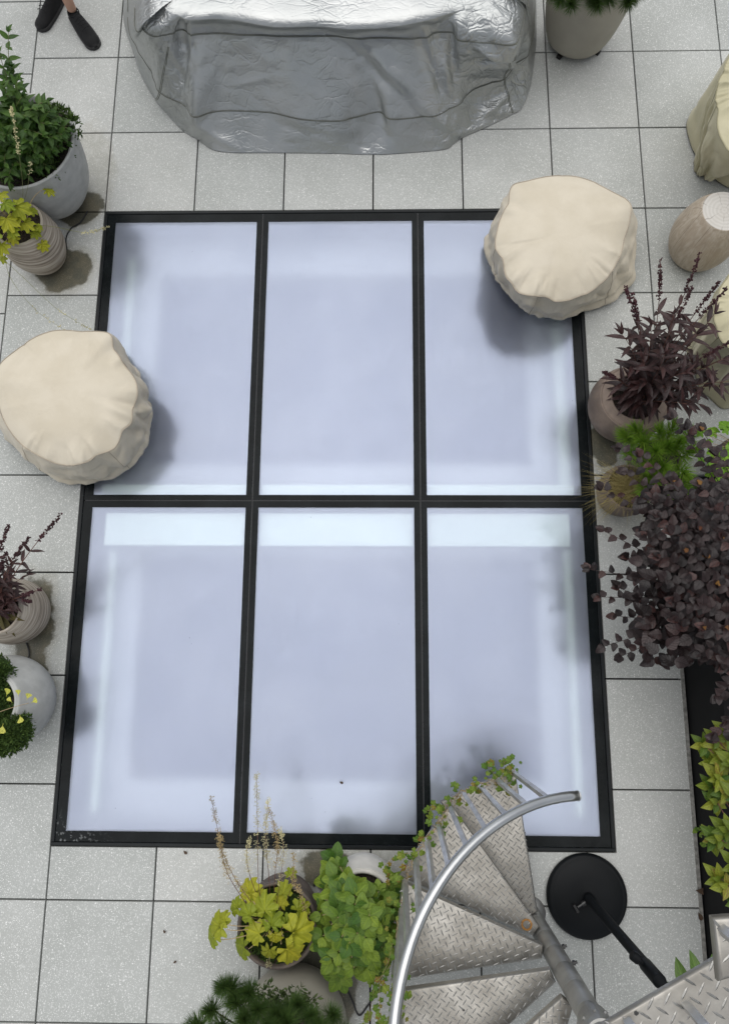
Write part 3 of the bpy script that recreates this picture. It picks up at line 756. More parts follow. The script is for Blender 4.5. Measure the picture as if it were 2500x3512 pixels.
# ------------------------------------------------------------------ wooden stump
def make_wood(name, end):
    t = NT(name); p = t.obj()
    sx = t.n('ShaderNodeSeparateXYZ'); t.l(p, sx.inputs[0])
    if end:
        wv = t.n('ShaderNodeTexWave', wave_type='RINGS', rings_direction='Z'); wv.inputs['Scale'].default_value = 14; wv.inputs['Distortion'].default_value = 2.2; wv.inputs['Detail'].default_value = 3; wv.inputs['Detail Scale'].default_value = 2
        m_ = t.n('ShaderNodeMapping'); m_.inputs['Scale'].default_value = (1, 1, 0); t.l(p, m_.inputs[0]); t.l(m_.outputs[0], wv.inputs[0])
        c = t.mix(wv.outputs['Fac'], (.50, .48, .44), (.56, .54, .50))
        c = t.mix(t.ramp(t.noise(p, 6, 3), .35, .7, 0, .35), c, (.38, .33, .27))
        ang = t.math('ARCTAN2', sx.outputs[1], sx.outputs[0])
        rad = t.math('SQRT', t.math('ADD', t.math('POWER', sx.outputs[0], 2), t.math('POWER', sx.outputs[1], 2)))
        aw = t.math('ADD', t.math('MULTIPLY', ang, 1.114), t.math('MULTIPLY', t.noise(p, 9, 3), .9))
        cr_ = t.math('ABSOLUTE', t.math('SUBTRACT', t.math('FRACT', aw), .5))
        crk = t.ramp(cr_, .0, t_c, 1, 0)
        c = t.mix(t.math('MULTIPLY', t.math('MULTIPLY', crk, t.ramp(t.noise(p, 7, 2), .4, .62)), .8), c, (.10, .08, .06))
        return t.done(t.bsdf(c, .75, 0, .3, t.bump(wv.outputs['Fac'], .15, .004)))
    n_ = t.noise(p, 4.5, 5, .55, dist=2.5)
    cmb = t.n('ShaderNodeMapping'); cmb.inputs['Scale'].default_value = (14, 14, 1.6); t.l(p, cmb.inputs[0])
    n2 = t.noise(cmb.outputs[0], 2.2, 4, .6, dist=1.4)
    c = t.mix(t.ramp(n2, .3, .7), (.34, .285, .22), (.49, .43, .35))
    c = t.mix(t.ramp(n_, .4, .6, 0, .5), c, (.36, .29, .215))
    ck = t.n('ShaderNodeMapping'); ck.inputs['Scale'].default_value = (5, 5, .55); t.l(p, ck.inputs[0])
    v = t.vor(ck.outputs[0], 1.5, 'DISTANCE_TO_EDGE')
    ckm = t.math('MULTIPLY', t.ramp(v, 0, .014, 1, 0), t.ramp(t.noise(p, 5, 2), .45, .6))
    c = t.mix(t.math('MULTIPLY', ckm, .8), c, (.08, .06, .045))
    return t.done(t.bsdf(c, .6, 0, .35, t.bump(n2, .15, .004)))
t_c = .035
M_wood = make_wood("weathered wood side", False); M_wood_end = make_wood("end grain", True)
stt = at(1612, 470, .45)
SB = (stt.x, stt.y, 0)
st = thing("stump_stool", "weathered turned wood stump stool with cracked pale end grain top", "stool", SB)
b = MB(); b.lathe(spl2([(.13, 0), (.17, .05), (.20, .15), (.20, .26), (.17, .38), (.138, .445), (.130, .452)]), (0, 0, 0), 72, lambda p, a: p * (1 + .012 * math.cos(2 * a) + .01 * math.sin(3 * a)) if p.z > 0 else p)
o = b.build("body", M_wood, st, True); o.matrix_basis = Matrix()
b = MB(); b.lathe([(.0005, .454), (.06, .454), (.12, .453), (.1305, .451)], (0, 0, 0), 72, lambda p, a: Vector((p.x * (1 + .012 * math.cos(2 * a) + .01 * math.sin(3 * a)), p.y * (1 + .012 * math.cos(2 * a) + .01 * math.sin(3 * a)), p.z)))
o = b.build("end_grain_top", M_wood_end, st, True); o.matrix_basis = Matrix()

# ------------------------------------------------------------------ umbrella stand
M_blk = simple("black powder coat", (.0045, .0055, .0065), .5, var=.12, scale=5, spec=.18)
M_dkmetal = simple("dark bolt metal", (.05, .05, .05), .35, .8)
UB = at(1308, 1998, .03); UB = (UB.x, UB.y, 0)
um = thing("umbrella_base", "round black parasol base with its tilted looking pole beside the stairs", "umbrella base", UB)
um['label'] = "round black parasol base with black pole beside the metal stairs"
b = MB(); b.lathe(spl2([(.212, .0), (.221, .006), (.222, .020), (.215, .034), (.205, .040)]) + [(.195, .0385), (.19, .041), (.1, .046), (.035, .049), (.02, .05), (.0005, .05)], UB, 96); b.build("disc", M_blk, um, True)
b = MB(); b.lathe([(.030, .048), (.030, .10), (.0245, .104), (.0245, .99)], UB, 32); b.build("lower_pole", M_blk, um, True)
b = MB(); b.lathe([(.0275, .90), (.0285, .905), (.0285, 1.06), (.0275, 1.064), (.021, 1.066), (.021, 1.62), (.0005, 1.62)], UB, 32); b.build("upper_pole", M_blk, um, True)
dK = Vector((-.80, .60, 0)).normalized(); b = MB(); c0 = Vector(UB) + Vector((0, 0, .93)) + dK * .027
b.tube([c0, c0 + dK * .022], .010, 12); 
for k in range(14):
    pass
b.tube([c0 + dK * .018, c0 + dK * .022, c0 + dK * .052, c0 + dK * .056], [.018, .021, .021, .017], 16); b.build("locking_knob", M_blk, um)
dS = Vector((-.86, -.5, 0)).normalized(); c0 = Vector(UB) + Vector((0, 0, .075)) + dS * .028
b = MB(); b.tube([c0, c0 + dS * .022], .014, 10); b.tube([c0 + dS * .022, c0 + dS * .05], .008, 8)
b.box(c0 + dS * .062, (.006, .022, .009), Matrix.Rotation(math.atan2(dS.y, dS.x), 3, 'Z')); b.build("clamp_screw", M_dkmetal, um)

# ------------------------------------------------------------------ spiral staircase
def make_galv():
    t = NT("galvanised tread plate"); p = t.obj()
    c = t.mix(t.ramp(t.noise(p, 7, 5), .3, .7), (.30, .285, .255), (.43, .415, .38))
    c = t.mix(t.ramp(t.vor(p, 55, out='Distance'), 0, .5, .0, .18), c, (.30, .29, .27))
    grime = t.ramp(t.noise(p, 3.2, 5, .65), .45, .7)
    c = t.mix(t.math('MULTIPLY', grime, .5), c, (.20, .18, .15))
    fl = t.ramp(t.math('ADD', t.vor(p, 6.5), t.math('MULTIPLY', t.noise(p, 70, 3), .10)), .085, .10, 1, 0)
    c = t.mix(fl, c, (.02, .02, .02))
    met = t.math('MULTIPLY', t.ramp(grime, 0, 1, .85, .55), t.math('SUBTRACT', 1, fl))
    return t.done(t.bsdf(c, t.ramp(t.noise(p, 25, 3), .3, .7, .36, .55), met, .5, t.bump(t.noise(p, 90, 3), .08, .003)))
M_galv = make_galv()
M_lug = simple("worn lug steel", (.40, .39, .365), .38, .9, var=.15, scale=30)
M_alu = simple("brushed handrail tube", (.52, .53, .53), .30, .94, var=.08, scale=5)
M_bal = simple("square bar galvanised", (.56, .56, .55), .42, .8, var=.15, scale=9)
M_polem = simple("galvanised pole", (.36, .36, .345), .45, .8, var=.2, scale=6)
M_rust = simple("rust stain", (.36, .17, .04), .9, var=.3, scale=60)
AX = Vector((2.715, -4.355, 0)); RT = .79
stair = thing("spiral_staircase", "galvanised spiral staircase with diamond plate treads and curved tube handrail", "staircase", AX)
def pol(a, r, z): return AX + Vector((r * math.cos(math.radians(a)), r * math.sin(math.radians(a)), z))
def lug_mesh(b, c, ang, L=.017, Wd=.0042, H=.0028, zax=Vector((0, 0, 1))):
    d = Vector((math.cos(ang), math.sin(ang), 0)); n_ = Vector((-d.y, d.x, 0))
    v = [c - d * L, c + d * L]
    for s_ in (-.45, .45):
        v += [c + d * L * s_ + n_ * Wd * .85, c + d * L * s_ - n_ * Wd * .85, c + d * L * s_ * .8 + Vector((0, 0, H))]
    b.add(v, [(0, 4, 3)[::-1], (0, 4, 2), (0, 3, 4)[::-1], (2, 4, 7, 5), (4, 3, 6, 7), (1, 5, 7), (1, 7, 6)])
def inside(poly, x, y, m_=.0):
    n_ = len(poly); ok = True
    for i in range(n_):
        x0, y0 = poly[i]; x1, y1 = poly[(i + 1) % n_]
        l_ = math.hypot(x1 - x0, y1 - y0)
        if ((x1 - x0) * (y - y0) - (y1 - y0) * (x - x0)) / l_ < m_: ok = False; break
    return ok
def plate(name, poly, z, rot, pitch, parent, lugL=.017, thick=.006, flange=.035):
    """diamond plate tread: ccw polygon, rounded nosing, turned-down edges, raised lugs"""
    n_ = len(poly); P = [Vector((x, y, 0)) for x, y in poly]
    def inset(d_):
        o_ = []
        for i in range(n_):
            a = (P[i] - P[i - 1]).normalized(); c = (P[(i + 1) % n_] - P[i]).normalized()
            na = Vector((-a.y, a.x, 0)); nc = Vector((-c.y, c.x, 0)); mm = na + nc
            o_.append(P[i] + mm * (d_ / max(.35, mm.dot(na))))
        return o_
    R_ = .012; b = MB(); rings = []
    for k in range(5):
        a = math.pi / 2 * k / 4; rings.append([Vector((p.x, p.y, z - R_ + R_ * math.sin(math.pi / 2 - a))) for p in inset(R_ * (1 - math.sin(a)))])
    rings.append([Vector((p.x, p.y, z - flange)) for p in P]); rings.append([Vector((p.x, p.y, z - flange)) for p in inset(thick)])
    rings.append([Vector((p.x, p.y, z - thick - .004)) for p in inset(thick)])
    vs = [v for r_ in rings for v in r_]; fs = [tuple(range(n_)), tuple(range((len(rings) - 1) * n_, len(rings) * n_))[::-1]]
    for q in range(len(rings) - 1):
        for i in range(n_):
            j = (i + 1) % n_; fs.append((q * n_ + j, q * n_ + i, (q + 1) * n_ + i, (q + 1) * n_ + j))
    b.add(vs, fs); o = b.build(name, M_galv, parent); smooth_angle(o, 35)
    lb = MB(); cx = sum(p.x for p in P) / n_; cy = sum(p.y for p in P) / n_
    N_ = 40; k = 0
    for i in range(-N_, N_):
        for j in range(-N_, N_):
            lx, ly = i * pitch, j * pitch
            x = cx + lx * math.cos(rot) - ly * math.sin(rot); y = cy + lx * math.sin(rot) + ly * math.cos(rot)
            if abs(x - cx) > 1 or abs(y - cy) > 1 or not inside([(p.x, p.y) for p in P], x, y, .006): continue
            lug_mesh(lb, Vector((x, y, z + .0003)), rot + (0 if (i + j) % 2 == 0 else math.pi / 2), lugL, lugL * .19, lugL * .13)
    lo = lb.build("raised_lugs", M_lug, o); tag(lo, kind='stuff')
    return o
ANG = [96.5, 126, 156.5, 187, 217, 247, 277, 307]
RISE = .185
def tz(k): return .19 + RISE * k
treads = []
for k, a in enumerate(ANG):
    a1 = a + 33
    q0 = pol(a, RT, 0); q1 = pol(a1, RT, 0); c0 = pol(a - 12, .062, 0); c1 = pol(a1 + 12, .062, 0)
    # straight front edge slightly ahead of the radius, as bent plate treads are
    poly = [(c0.x, c0.y), (q0.x, q0.y), (q1.x, q1.y), (c1.x, c1.y)]
    o = plate("tread", poly, tz(k), math.radians(a + (45 if k not in (1,) else 8)), .027, stair)
    treads.append(o)
    b = MB(); b.lathe([(.0445, tz(k) - RISE + .0166), (.0500, tz(k) - RISE + .0166), (.0504, tz(k) - RISE + .0178), (.0504, tz(k) + .0152), (.0500, tz(k) + .0164), (.0445, tz(k) + .0164)], AX, 36); b.build("hub_collar", M_polem, o, True)
    if k in (0, 1, 2, 3):
        p = pol(a - 75, .056, tz(k) - .05); d = Vector((math.cos(math.radians(a - 75)), math.sin(math.radians(a - 75)), 0))
    if k not in (2, 3): continue
    aa = math.radians(15); d = Vector((math.cos(aa), math.sin(aa), 0)); p = AX + d * .053 + Vector((0, 0, tz(k) - .05))
    b = MB(); b.tube([p, p + d * .012], .011, 6); b.tube([p + d * .012, p + d * .022], .007, 8); b.build("set_screw", M_dkmetal, o)
b = MB(); b.lathe([(.085, 0), (.085, .012), (.05, .013), (.0445, .02), (.0445, 2.3), (.0005, 2.3)], AX, 40); b.build("centre_pole", M_polem, stair, True)
b = MB(); zc = 1.30; b.lathe([(.046, zc - .12), (.062, zc - .115), (.064, zc - .02), (.060, zc), (.046, zc + .003)], AX, 36)
for a in (100, 145, 190, 60): b.tube([pol(a, .062, zc - .05), pol(a, .071, zc - .05)], .008, 6)
b.build("pole_sleeve", M_polem, stair)
def rail_z(a): return 1.0 + .00605 * (a - 86)
RP_ = [pol(a, .80 - .0003 * max(0, a - 150), rail_z(a)) for a in range(88, 300, 3)]
b = MB(); b.tube(RP_, .0215, 18); b.build("handrail", M_alu, stair, True)
b = MB(); p0 = RP_[0]; d0 = (RP_[0] - RP_[1]).normalized(); b.tube([p0 + d0 * .0005, p0 + d0 * .004, p0 + d0 * .007], [.0225, .0225, .017], 18); b.build("end_cap", M_bal, stair, True)
a = 97.5
while a < 295:
    k = max(i for i, q in enumerate(ANG) if q <= a + 1.5); zb = tz(k)
    r = RT - .016 - .028 * math.sin(math.pi * min(1, max(0, (a - ANG[k]) / 33)))
    p = pol(a, r, zb - .03); top = pol(a, .795, rail_z(a) - .012)
    b = MB(); R3 = Matrix.Rotation(math.radians(a), 3, 'Z'); h = .0105
    vs = []
    for c in (p, top):
        for sx_, sy_ in ((-1, -1), (1, -1), (1, 1), (-1, 1)): vs.append(c + R3 @ Vector((sx_ * h, sy_ * h, 0)))
    b.add(vs, [(3, 2, 1, 0), (4, 5, 6, 7), (0, 1, 5, 4), (1, 2, 6, 5), (2, 3, 7, 6), (3, 0, 4, 7)])
    b.build("baluster", M_bal, stair); a += 7.4
# rust ring left by a screw on the second tread
pr = at(1173, 2060, tz(1) + .0035); b = MB(); n_ = 28
vs = []; fs = []
for i in range(n_):
    t_ = 2 * math.pi * i / n_
    for rr in (.019 + .002 * noise.noise(Vector((math.cos(t_), math.sin(t_), 0))), .028 + .003 * noise.noise(Vector((math.cos(t_) * 2, math.sin(t_) * 2, 4)))): vs.append(pr + Vector((rr * math.cos(t_), rr * math.sin(t_), 0)))
for i in range(n_): j = (i + 1) % n_; fs.append((2 * i, 2 * i + 1, 2 * j + 1, 2 * j))
b.add(vs, fs); b.build("rust_ring", M_rust, treads[1])
ZL2 = 2.15
def A2(u, v, z): p = at(u, v, z); return (p.x, p.y)
lp = [A2(1335, 2290, ZL2), A2(1640, 2430, ZL2), A2(1900, 2330, ZL2), A2(1780, 2028, ZL2)]
lp = [lp[0], lp[1], lp[2], lp[3]]
lp_ccw = lp
def ccw(p):
    ar = sum(p[i][0] * p[(i + 1) % len(p)][1] - p[(i + 1) % len(p)][0] * p[i][1] for i in range(len(p)))
    return p if ar > 0 else p[::-1]
land = plate("landing", ccw(lp), ZL2, math.radians(60), .034, stair, .021, .006, .020)
up = plate("tread", ccw([A2(1588, 2046, 2.30), A2(1602, 2190, 2.30), A2(1830, 2120, 2.30), A2(1800, 2030, 2.30)]), 2.30, math.radians(40), .034, stair, .021, .006, .026)
for (u, v, z) in ((1527, 2238, ZL2), (1398, 2276, ZL2), (1609, 2072, 2.30)):
    p = at(u, v, z); b = MB(); b.box((p.x, p.y, z + .43), (.011, .011, .43), Matrix.Rotation(.5, 3, 'Z')); b.build("baluster", M_bal, stair)

# ------------------------------------------------------------------ black planter box
M_pl = simple("black planter panel", (.0045, .0045, .005), .6, var=.15, spec=.15)
pb = thing("planter_box", "long black panelled planter box along the right edge of the paving", "planter", (4.2, -4.2, 0))
px0 = PLX + .028; y_ = PLY
while y_ > -6.0:
    b = MB(); b.box((px0 + .01, y_ - .605, .22), (.01, .603, .22)); b.build("panel", M_pl, pb); y_ -= 1.212
b = MB(); b.box((4.35, PLY - .012, .22), (.66, .01, .22)); b.build("panel", M_pl, pb)
b = MB(); b.prism([(px0 - .004, -6.25), (px0 + .04, -6.25), (px0 + .04, PLY), (px0 - .004, PLY)], .442, .46); b.build("rim", M_pl, pb)
b = MB(); b.box((4.36, -4.33, .20), (.65, 1.80, .20)); b.build("soil", M_soil, pb)
b = MB(); b.prism([(PLX + .002, -6.2), (px0 - .006, -6.2), (px0 - .006, PLY), (PLX + .002, PLY)], -.045, .004); tag(b.build("kerb", M_kerb), kind='structure')

# ------------------------------------------------------------------ plants
UP = Vector((0, 0, 1))
def width_leaf(name, wf, mat, ny=8, nx=4, wmax=.5, bend=.25, fold=.25, wave=.0, seed=0, side=.0):
    """blade of length 1 along +y; wf(t) relative half width"""
    b = MB(); b.uv = []
    for i in range(ny + 1):
        t = i / ny; w = max(.004, wf(t)) * wmax
        for j in range(nx + 1):
            s_ = j / nx * 2 - 1
            x = w * s_ + side * t * t
            z = fold * abs(s_) * w - bend * t * t + wave * math.sin(t * 9 + seed) * abs(s_) + wave * .6 * noise.noise(Vector((s_ * 2, t * 4, seed)))
            b.v.append((x, t, z)); b.uv.append((j / nx, t))
    for i in range(ny):
        for j in range(nx):
            a = i * (nx + 1) + j; b.f.append((a, a + 1, a + nx + 2, a + nx + 1))
    return b.mesh(name, mat, True)
def lobed_leaf(name, mat, lobes=7, depth=.16, seed=0, cup=.12, ruffle=.05, teeth=.04):
    b = MB(); b.uv = []; n_ = 42
    b.v.append((0, .28, 0)); b.uv.append((.5, .5)); rings = [.45, .78, 1.0]
    for q, f in enumerate(rings):
        for k in range(n_):
            th = 2 * math.pi * k / n_ - math.pi / 2    # starts at the petiole
            g_ = abs(((k / n_) * lobes) % 1 - .5) * 2
            r = .5 * (1 - depth * g_ ** 1.5) + teeth * .5 * math.sin(k * 2.6 + seed)
            notch = min(1, (min(k, n_ - k) / 4.0)); r *= .35 + .65 * notch
            r = r * f
            x, y = r * math.cos(th), .5 * .9 + r * math.sin(th) * 1.02 - (.17 * (1 - f))
            z = -cup * (r * 2) ** 2 + ruffle * f * math.sin(k * 2 * math.pi * lobes / n_ + 1.2) + .04 * noise.noise(Vector((x * 3, y * 3, seed)))
            b.v.append((x, y, z)); b.uv.append((.5 + .5 * f * math.cos(th), .5 + .5 * f * math.sin(th)))
    for k in range(n_): b.f.append((0, 1 + k, 1 + (k + 1) % n_))
    for q in range(2):
        for k in range(n_):
            j = (k + 1) % n_; b.f.append((1 + q * n_ + k, 1 + (q + 1) * n_ + k, 1 + (q + 1) * n_ + j, 1 + q * n_ + j))
    return b.mesh(name, mat, True)
def f_ovate(t): return (math.sin(math.pi * t ** .72) ** .9) * (1 - .12 * t)
def f_lance(t): return math.sin(math.pi * t ** .8) ** .85
def f_nine(t):
    w = math.sin(math.pi * min(1, t ** .70)) ** .72
    return w * (1 + .10 * math.exp(-((t - .36) / .10) ** 2) - .08 * math.exp(-((t - .55) / .07) ** 2)) * (1 + .05 * (1 if int(t * 22) % 2 else -1))
def f_tooth(t): return f_ovate(t) * (1 + .07 * (1 if int(t * 18) % 2 else -1))
def f_round(t): return (math.sin(math.pi * t ** .78) ** .62) * (1 + .05 * (1 if int(t * 18) % 2 else -1))
def f_fan(t): return (.06 + .94 * max(0, (t - .30) / .70) ** .8) * (1 - .55 * max(0, (t - .8) / .2) ** 2) if t > .30 else .05
class Plant:
    def __init__(s, name, label, cat, base, group=None):
        s.o = thing(name, label, cat, base, group); s.base = Vector(base); s.leaves = []; s.parts = {}
    def leaf(s, me, loc, d, n, size, wid=1.0):
        y = Vector(d).normalized(); z = Vector(n) - y * Vector(n).dot(y)
        if z.length < 1e-4: z = y.orthogonal()
        z.normalize(); x = y.cross(z)
        M = Matrix(((x.x * size * wid, y.x * size, z.x * size, loc[0] - s.base.x), (x.y * size * wid, y.y * size, z.y * size, loc[1] - s.base.y), (x.z * size * wid, y.z * size, z.z * size, loc[2] - s.base.z), (0, 0, 0, 1)))
        s.leaves.append((loc[2] * 3 + size * 6 + rnd() * .4, me, M))
    def mb(s, name, mat, smooth=True, kind=None):
        if name not in s.parts: s.parts[name] = (MB(), mat, smooth, kind)
        return s.parts[name][0]
    def done(s, limit=290, leafname="leaf"):
        s.leaves.sort(key=lambda q: -q[0])
        for _, me, M in s.leaves[:limit]: link_mesh(leafname, me, s.o, M)
        rest = s.leaves[limit:]
        if rest:
            bym = {}
            vs = []; fs = []; uv = []
            mats = []
            for _, me, M in rest:
                k = len(vs); vs += [tuple(M @ v.co) for v in me.vertices]
                ul = me.uv_layers[0].data if me.uv_layers else None
                for p in me.polygons:
                    fs.append(tuple(i + k for i in p.vertices)); uv += [c for li in p.loop_indices for c in (ul[li].uv if ul else (0, 0))]
            nm = bpy.data.meshes.new("inner_foliage"); nm.from_pydata(vs, [], fs); nm.materials.append(max((q[1].materials[0] for q in rest), key=lambda m_: sum(1 for q in rest if q[1].materials[0] == m_))); nm.shade_smooth()
            u_ = nm.uv_layers.new(name="UVMap"); u_.data.foreach_set('uv', uv); nm.update()
            tag(link_mesh("inner_foliage", nm, s.o, Matrix()), kind='stuff')
        for name, (b, mat, sm, kind) in s.parts.items():
            if b.v:
                o = b.build(name, mat, s.o, sm)
                if kind: tag(o, kind=kind)
        return s.o
def bez(p0, p1, p2, n): return [p0 * ((1 - t) ** 2) + p1 * (2 * t * (1 - t)) + p2 * (t * t) for t in [i / n for i in range(n + 1)]]
def jit(a): return Vector((ru(-a, a), ru(-a, a), ru(-a, a)))
def arch(p0, p2, lift=.12, n=14, j=.02):
    mid = p0.lerp(p2, .45) + Vector((0, 0, lift + (p2 - p0).length * .12)) + jit(j); return bez(p0, mid, p2, n)
def along(path, t):
    x = t * (len(path) - 1); i = min(len(path) - 2, int(x)); return path[i].lerp(path[i + 1], x - i), (path[i + 1] - path[i]).normalized()
def shoot(pl, path, metas, n_, s0, s1, t0=.25, opposite=True, out=.9, fwd=.55, up=.25, droop=.0, twist=1.57, wid=1.0, njit=.25, tipleaf=True):
    ph = ru(0, 6.28)
    for i in range(n_):
        t = t0 + (1 - t0) * (i + .3) / n_; p, tg = along(path, t)
        x = tg.cross(UP)
        if x.length < .15: x = tg.orthogonal()
        x.normalize(); y = x.cross(tg)
        size = (s0 + (s1 - s0) * (i / max(1, n_ - 1))) * ru(.82, 1.15)
        for sgn in ((1, -1) if opposite else ((1,) if i % 2 else (-1,))):
            a = ph + i * twist if opposite else ru(-.5, .5)
            side = (x * math.cos(a) + y * math.sin(a)) * sgn
            d = side * out + tg * fwd + UP * (up - droop * (1 - t)) + jit(.14)
            n__ = UP * .9 + tg * .25 + jit(njit) - side * .1
            pl.leaf(random.choice(metas), p, d, n__, size, wid)
    if tipleaf:
        p, tg = along(path, 1.0)
        for k in range(3): pl.leaf(random.choice(metas), p, tg + jit(.5), UP + jit(.3), s1 * ru(.5, .8), wid)
def florets(b, p, d, L, n_, size, spread):
    """little branched flower or seed spike"""
    for i in range(n_):
        t = i / n_; q = p + d * (L * t); a = ru(0, 6.28)
        x = d.orthogonal().normalized(); y = d.cross(x)
        rr = spread * (1 - .75 * t) * ru(.4, 1.0)
        e_ = q + (x * math.cos(a) + y * math.sin(a)) * rr + d * rr * .6
        b.tube([q, e_], .0009, 3, False)
        s_ = size * ru(.7, 1.3)
        for k in range(2):
            c = e_ + jit(size * .9) * (k > 0)
            ax_ = [Vector((s_, 0, 0)), Vector((0, s_, 0)), Vector((0, 0, s_ * 1.3))]
            R_ = Matrix.Rotation(ru(0, 3), 3, jit(1).normalized()); ax_ = [R_ @ v for v in ax_]
            b.add([c + ax_[0], c - ax_[0], c + ax_[1], c - ax_[1], c + ax_[2], c - ax_[2]], [(0, 2, 4), (2, 1, 4), (1, 3, 4), (3, 0, 4), (2, 0, 5), (1, 2, 5), (3, 1, 5), (0, 3, 5)])
L_green = leaf_mat("dark green leaf", (.035, .085, .016), (.085, .16, .028), .42)
L_lime = leaf_mat("lime leaf", (.20, .27, .018), (.42, .41, .03), .55, (1.25, 1.2, 1.2), .3)
L_nine = leaf_mat("purple black leaf", (.013, .0085, .0085), (.038, .020, .020), .38, (.5, .45, .45), .05, tip=(.06, .022, .018), spec=.42)
L_tip = leaf_mat("rusty young leaf", (.12, .04, .02), (.22, .11, .025), .5)
L_pen = leaf_mat("dark red leaf", (.022, .011, .011), (.052, .022, .021), .42, (1.5, 1.2, 1.2), .08, spec=.5)
L_pen2 = leaf_mat("olive base leaf", (.05, .05, .015), (.11, .085, .02), .5)
L_creep = leaf_mat("fresh green creeper leaf", (.045, .115, .012), (.20, .285, .03), .5, (1.35, 1.3, 1.2), .2)
L_vine = leaf_mat("vine leaf", (.08, .17, .02), (.22, .28, .035), .5, tip=(.25, .10, .03))
L_yell = leaf_mat("yellow green leaf", (.045, .105, .010), (.26, .29, .03), .45, tip=(.22, .16, .03))
L_gink = leaf_mat("yellow fan leaf", (.46, .47, .07), (.60, .58, .12), .55)
L_brt = leaf_mat("bright green leaf", (.12, .28, .02), (.22, .38, .03), .5)
L_big = leaf_mat("broad green leaf", (.05, .12, .025), (.10, .17, .03), .42, tip=(.2, .12, .02))
M_stem = simple("green stem", (.16, .17, .06), .7)
M_dstem = simple("dark twig", (.040, .018, .016), .7)
M_rstem = simple("reddish stem", (.12, .05, .035), .7)
M_pet = simple("petiole", (.36, .27, .15), .7)
M_bark = simple("bark", (.10, .075, .055), .9)
M_needle = leaf_mat("pine needle", (.05, .115, .026), (.13, .215, .045), .5, (1, 1, 1), .1)
M_fine = leaf_mat("feathery leaf", (.17, .34, .03), (.32, .50, .055), .5, (1, 1, 1), .3)
M_moss = leaf_mat("moss", (.035, .075, .015), (.09, .15, .026), .7, (1, 1, 1), .1)
M_moss2 = leaf_mat("small leaved sprigs", (.06, .10, .03), (.13, .18, .06), .7, (1, 1, 1), .1)
M_grass = leaf_mat("tan grass", (.26, .20, .07), (.48, .40, .18), .7, (1, 1, 1), .2)
M_cream = simple("cream florets", (.50, .46, .26), .8, var=.3)
M_tan = simple("dry tan florets", (.34, .26, .12), .8, var=.4)
M_dkred = simple("dark red seed heads", (.045, .010, .014), .6, var=.4)
ME = {}
ME['ov'] = [width_leaf("ovate_leaf", f_ovate, L_green, 7, 4, .27, ru(.1, .4), .3, .02, k, ru(-.08, .08)) for k in range(4)]
ME['heu'] = [lobed_leaf("lobed_leaf", L_lime, 7, .34, k, ru(.05, .25), ru(.03, .08), .07) for k in range(4)]
ME['nine'] = [width_leaf("three_lobed_leaf", f_nine, L_nine, 11, 4, .39, ru(.05, .35), .22, .03, k, ru(-.06, .06)) for k in range(5)]
ME['tip'] = [width_leaf("young_leaf", f_nine, L_tip, 9, 4, .34, .1, .4, .03, k) for k in range(2)]
ME['pen'] = [width_leaf("lance_leaf", f_lance, L_pen, 8, 4, .125, ru(.15, .6), .35, .015, k, ru(-.12, .12)) for k in range(5)]
ME['pen2'] = [width_leaf("lance_leaf", f_lance, L_pen2, 7, 4, .12, ru(.2, .6), .35, .015, k, ru(-.12, .12)) for k in range(3)]
ME['creep'] = [width_leaf("toothed_leaf", f_round, L_creep, 10, 4, .38, ru(.02, .25), .15, .03, k, ru(-.06, .06)) for k in range(5)]
ME['vine'] = [lobed_leaf("vine_leaf", L_vine, 5, .30, k, .1, .04, .06) for k in range(3)]
ME['yel'] = [width_leaf("rosette_leaf", f_tooth, L_yell, 8, 4, .29, ru(.1, .4), .3, .02, k) for k in range(4)]
ME['gink'] = [width_leaf("fan_leaf", f_fan, L_gink, 8, 6, .55, -.1, .15, .03, k) for k in range(3)]
ME['brt'] = [lobed_leaf("lobed_leaf", L_brt, 5, .3, k, .12, .05, .06) for k in range(3)]
ME['big'] = [width_leaf("broad_leaf", f_lance, L_big, 9, 4, .2, ru(.1, .3), .3, .02, k) for k in range(3)]

def needles(name, mat, n_, L, w, cone=(.15, 1.45), stem=.04, seed=0):
    """one shoot: needles radiating round a short stem along +y"""
    random.seed(seed); b = MB(); b.uv = []
    for i in range(n_):
        t = i / n_; y0 = stem * t; el = cone[1] + (cone[0] - cone[1]) * t + ru(-.12, .12); a = ru(0, 6.28); l = L * ru(.8, 1.1)
        d = Vector((math.cos(a) * math.sin(el), math.cos(el), math.sin(a) * math.sin(el))); p = Vector((0, y0, 0)) + d * .003
        x = d.cross(Vector((math.cos(a + 1.3), .2, math.sin(a + 1.3)))).normalized(); z = d.cross(x); k = len(b.v); e_ = p + d * l + jit(l * .06)
        m_ = p.lerp(e_, .5) + jit(l * .03)
        b.v += [tuple(p + x * w), tuple(p - x * w), tuple(m_ + x * w), tuple(m_ - x * w), tuple(e_), tuple(m_ + z * w), tuple(p + z * w)]
        b.uv += [(0, 0), (1, 0), (0, .5), (1, .5), (.5, 1), (.5, .5), (.5, 0)]
        b.f += [(k, k + 1, k + 3, k + 2), (k + 2, k + 3, k + 4), (k + 1, k + 6, k + 5, k + 3), (k + 3, k + 5, k + 4), (k + 6, k, k + 2, k + 5), (k + 5, k + 2, k + 4)]
    return b.mesh(name, mat)
ME['pine'] = [needles("needle_cluster", M_needle, 430, .085, .0013, (.08, 1.85), .045, k) for k in range(3)]
ME['fine'] = [needles("feathery_shoot", M_fine, 200, .075, .0014, (.15, 1.5), .09, k + 5) for k in range(3)]
random.seed(11)
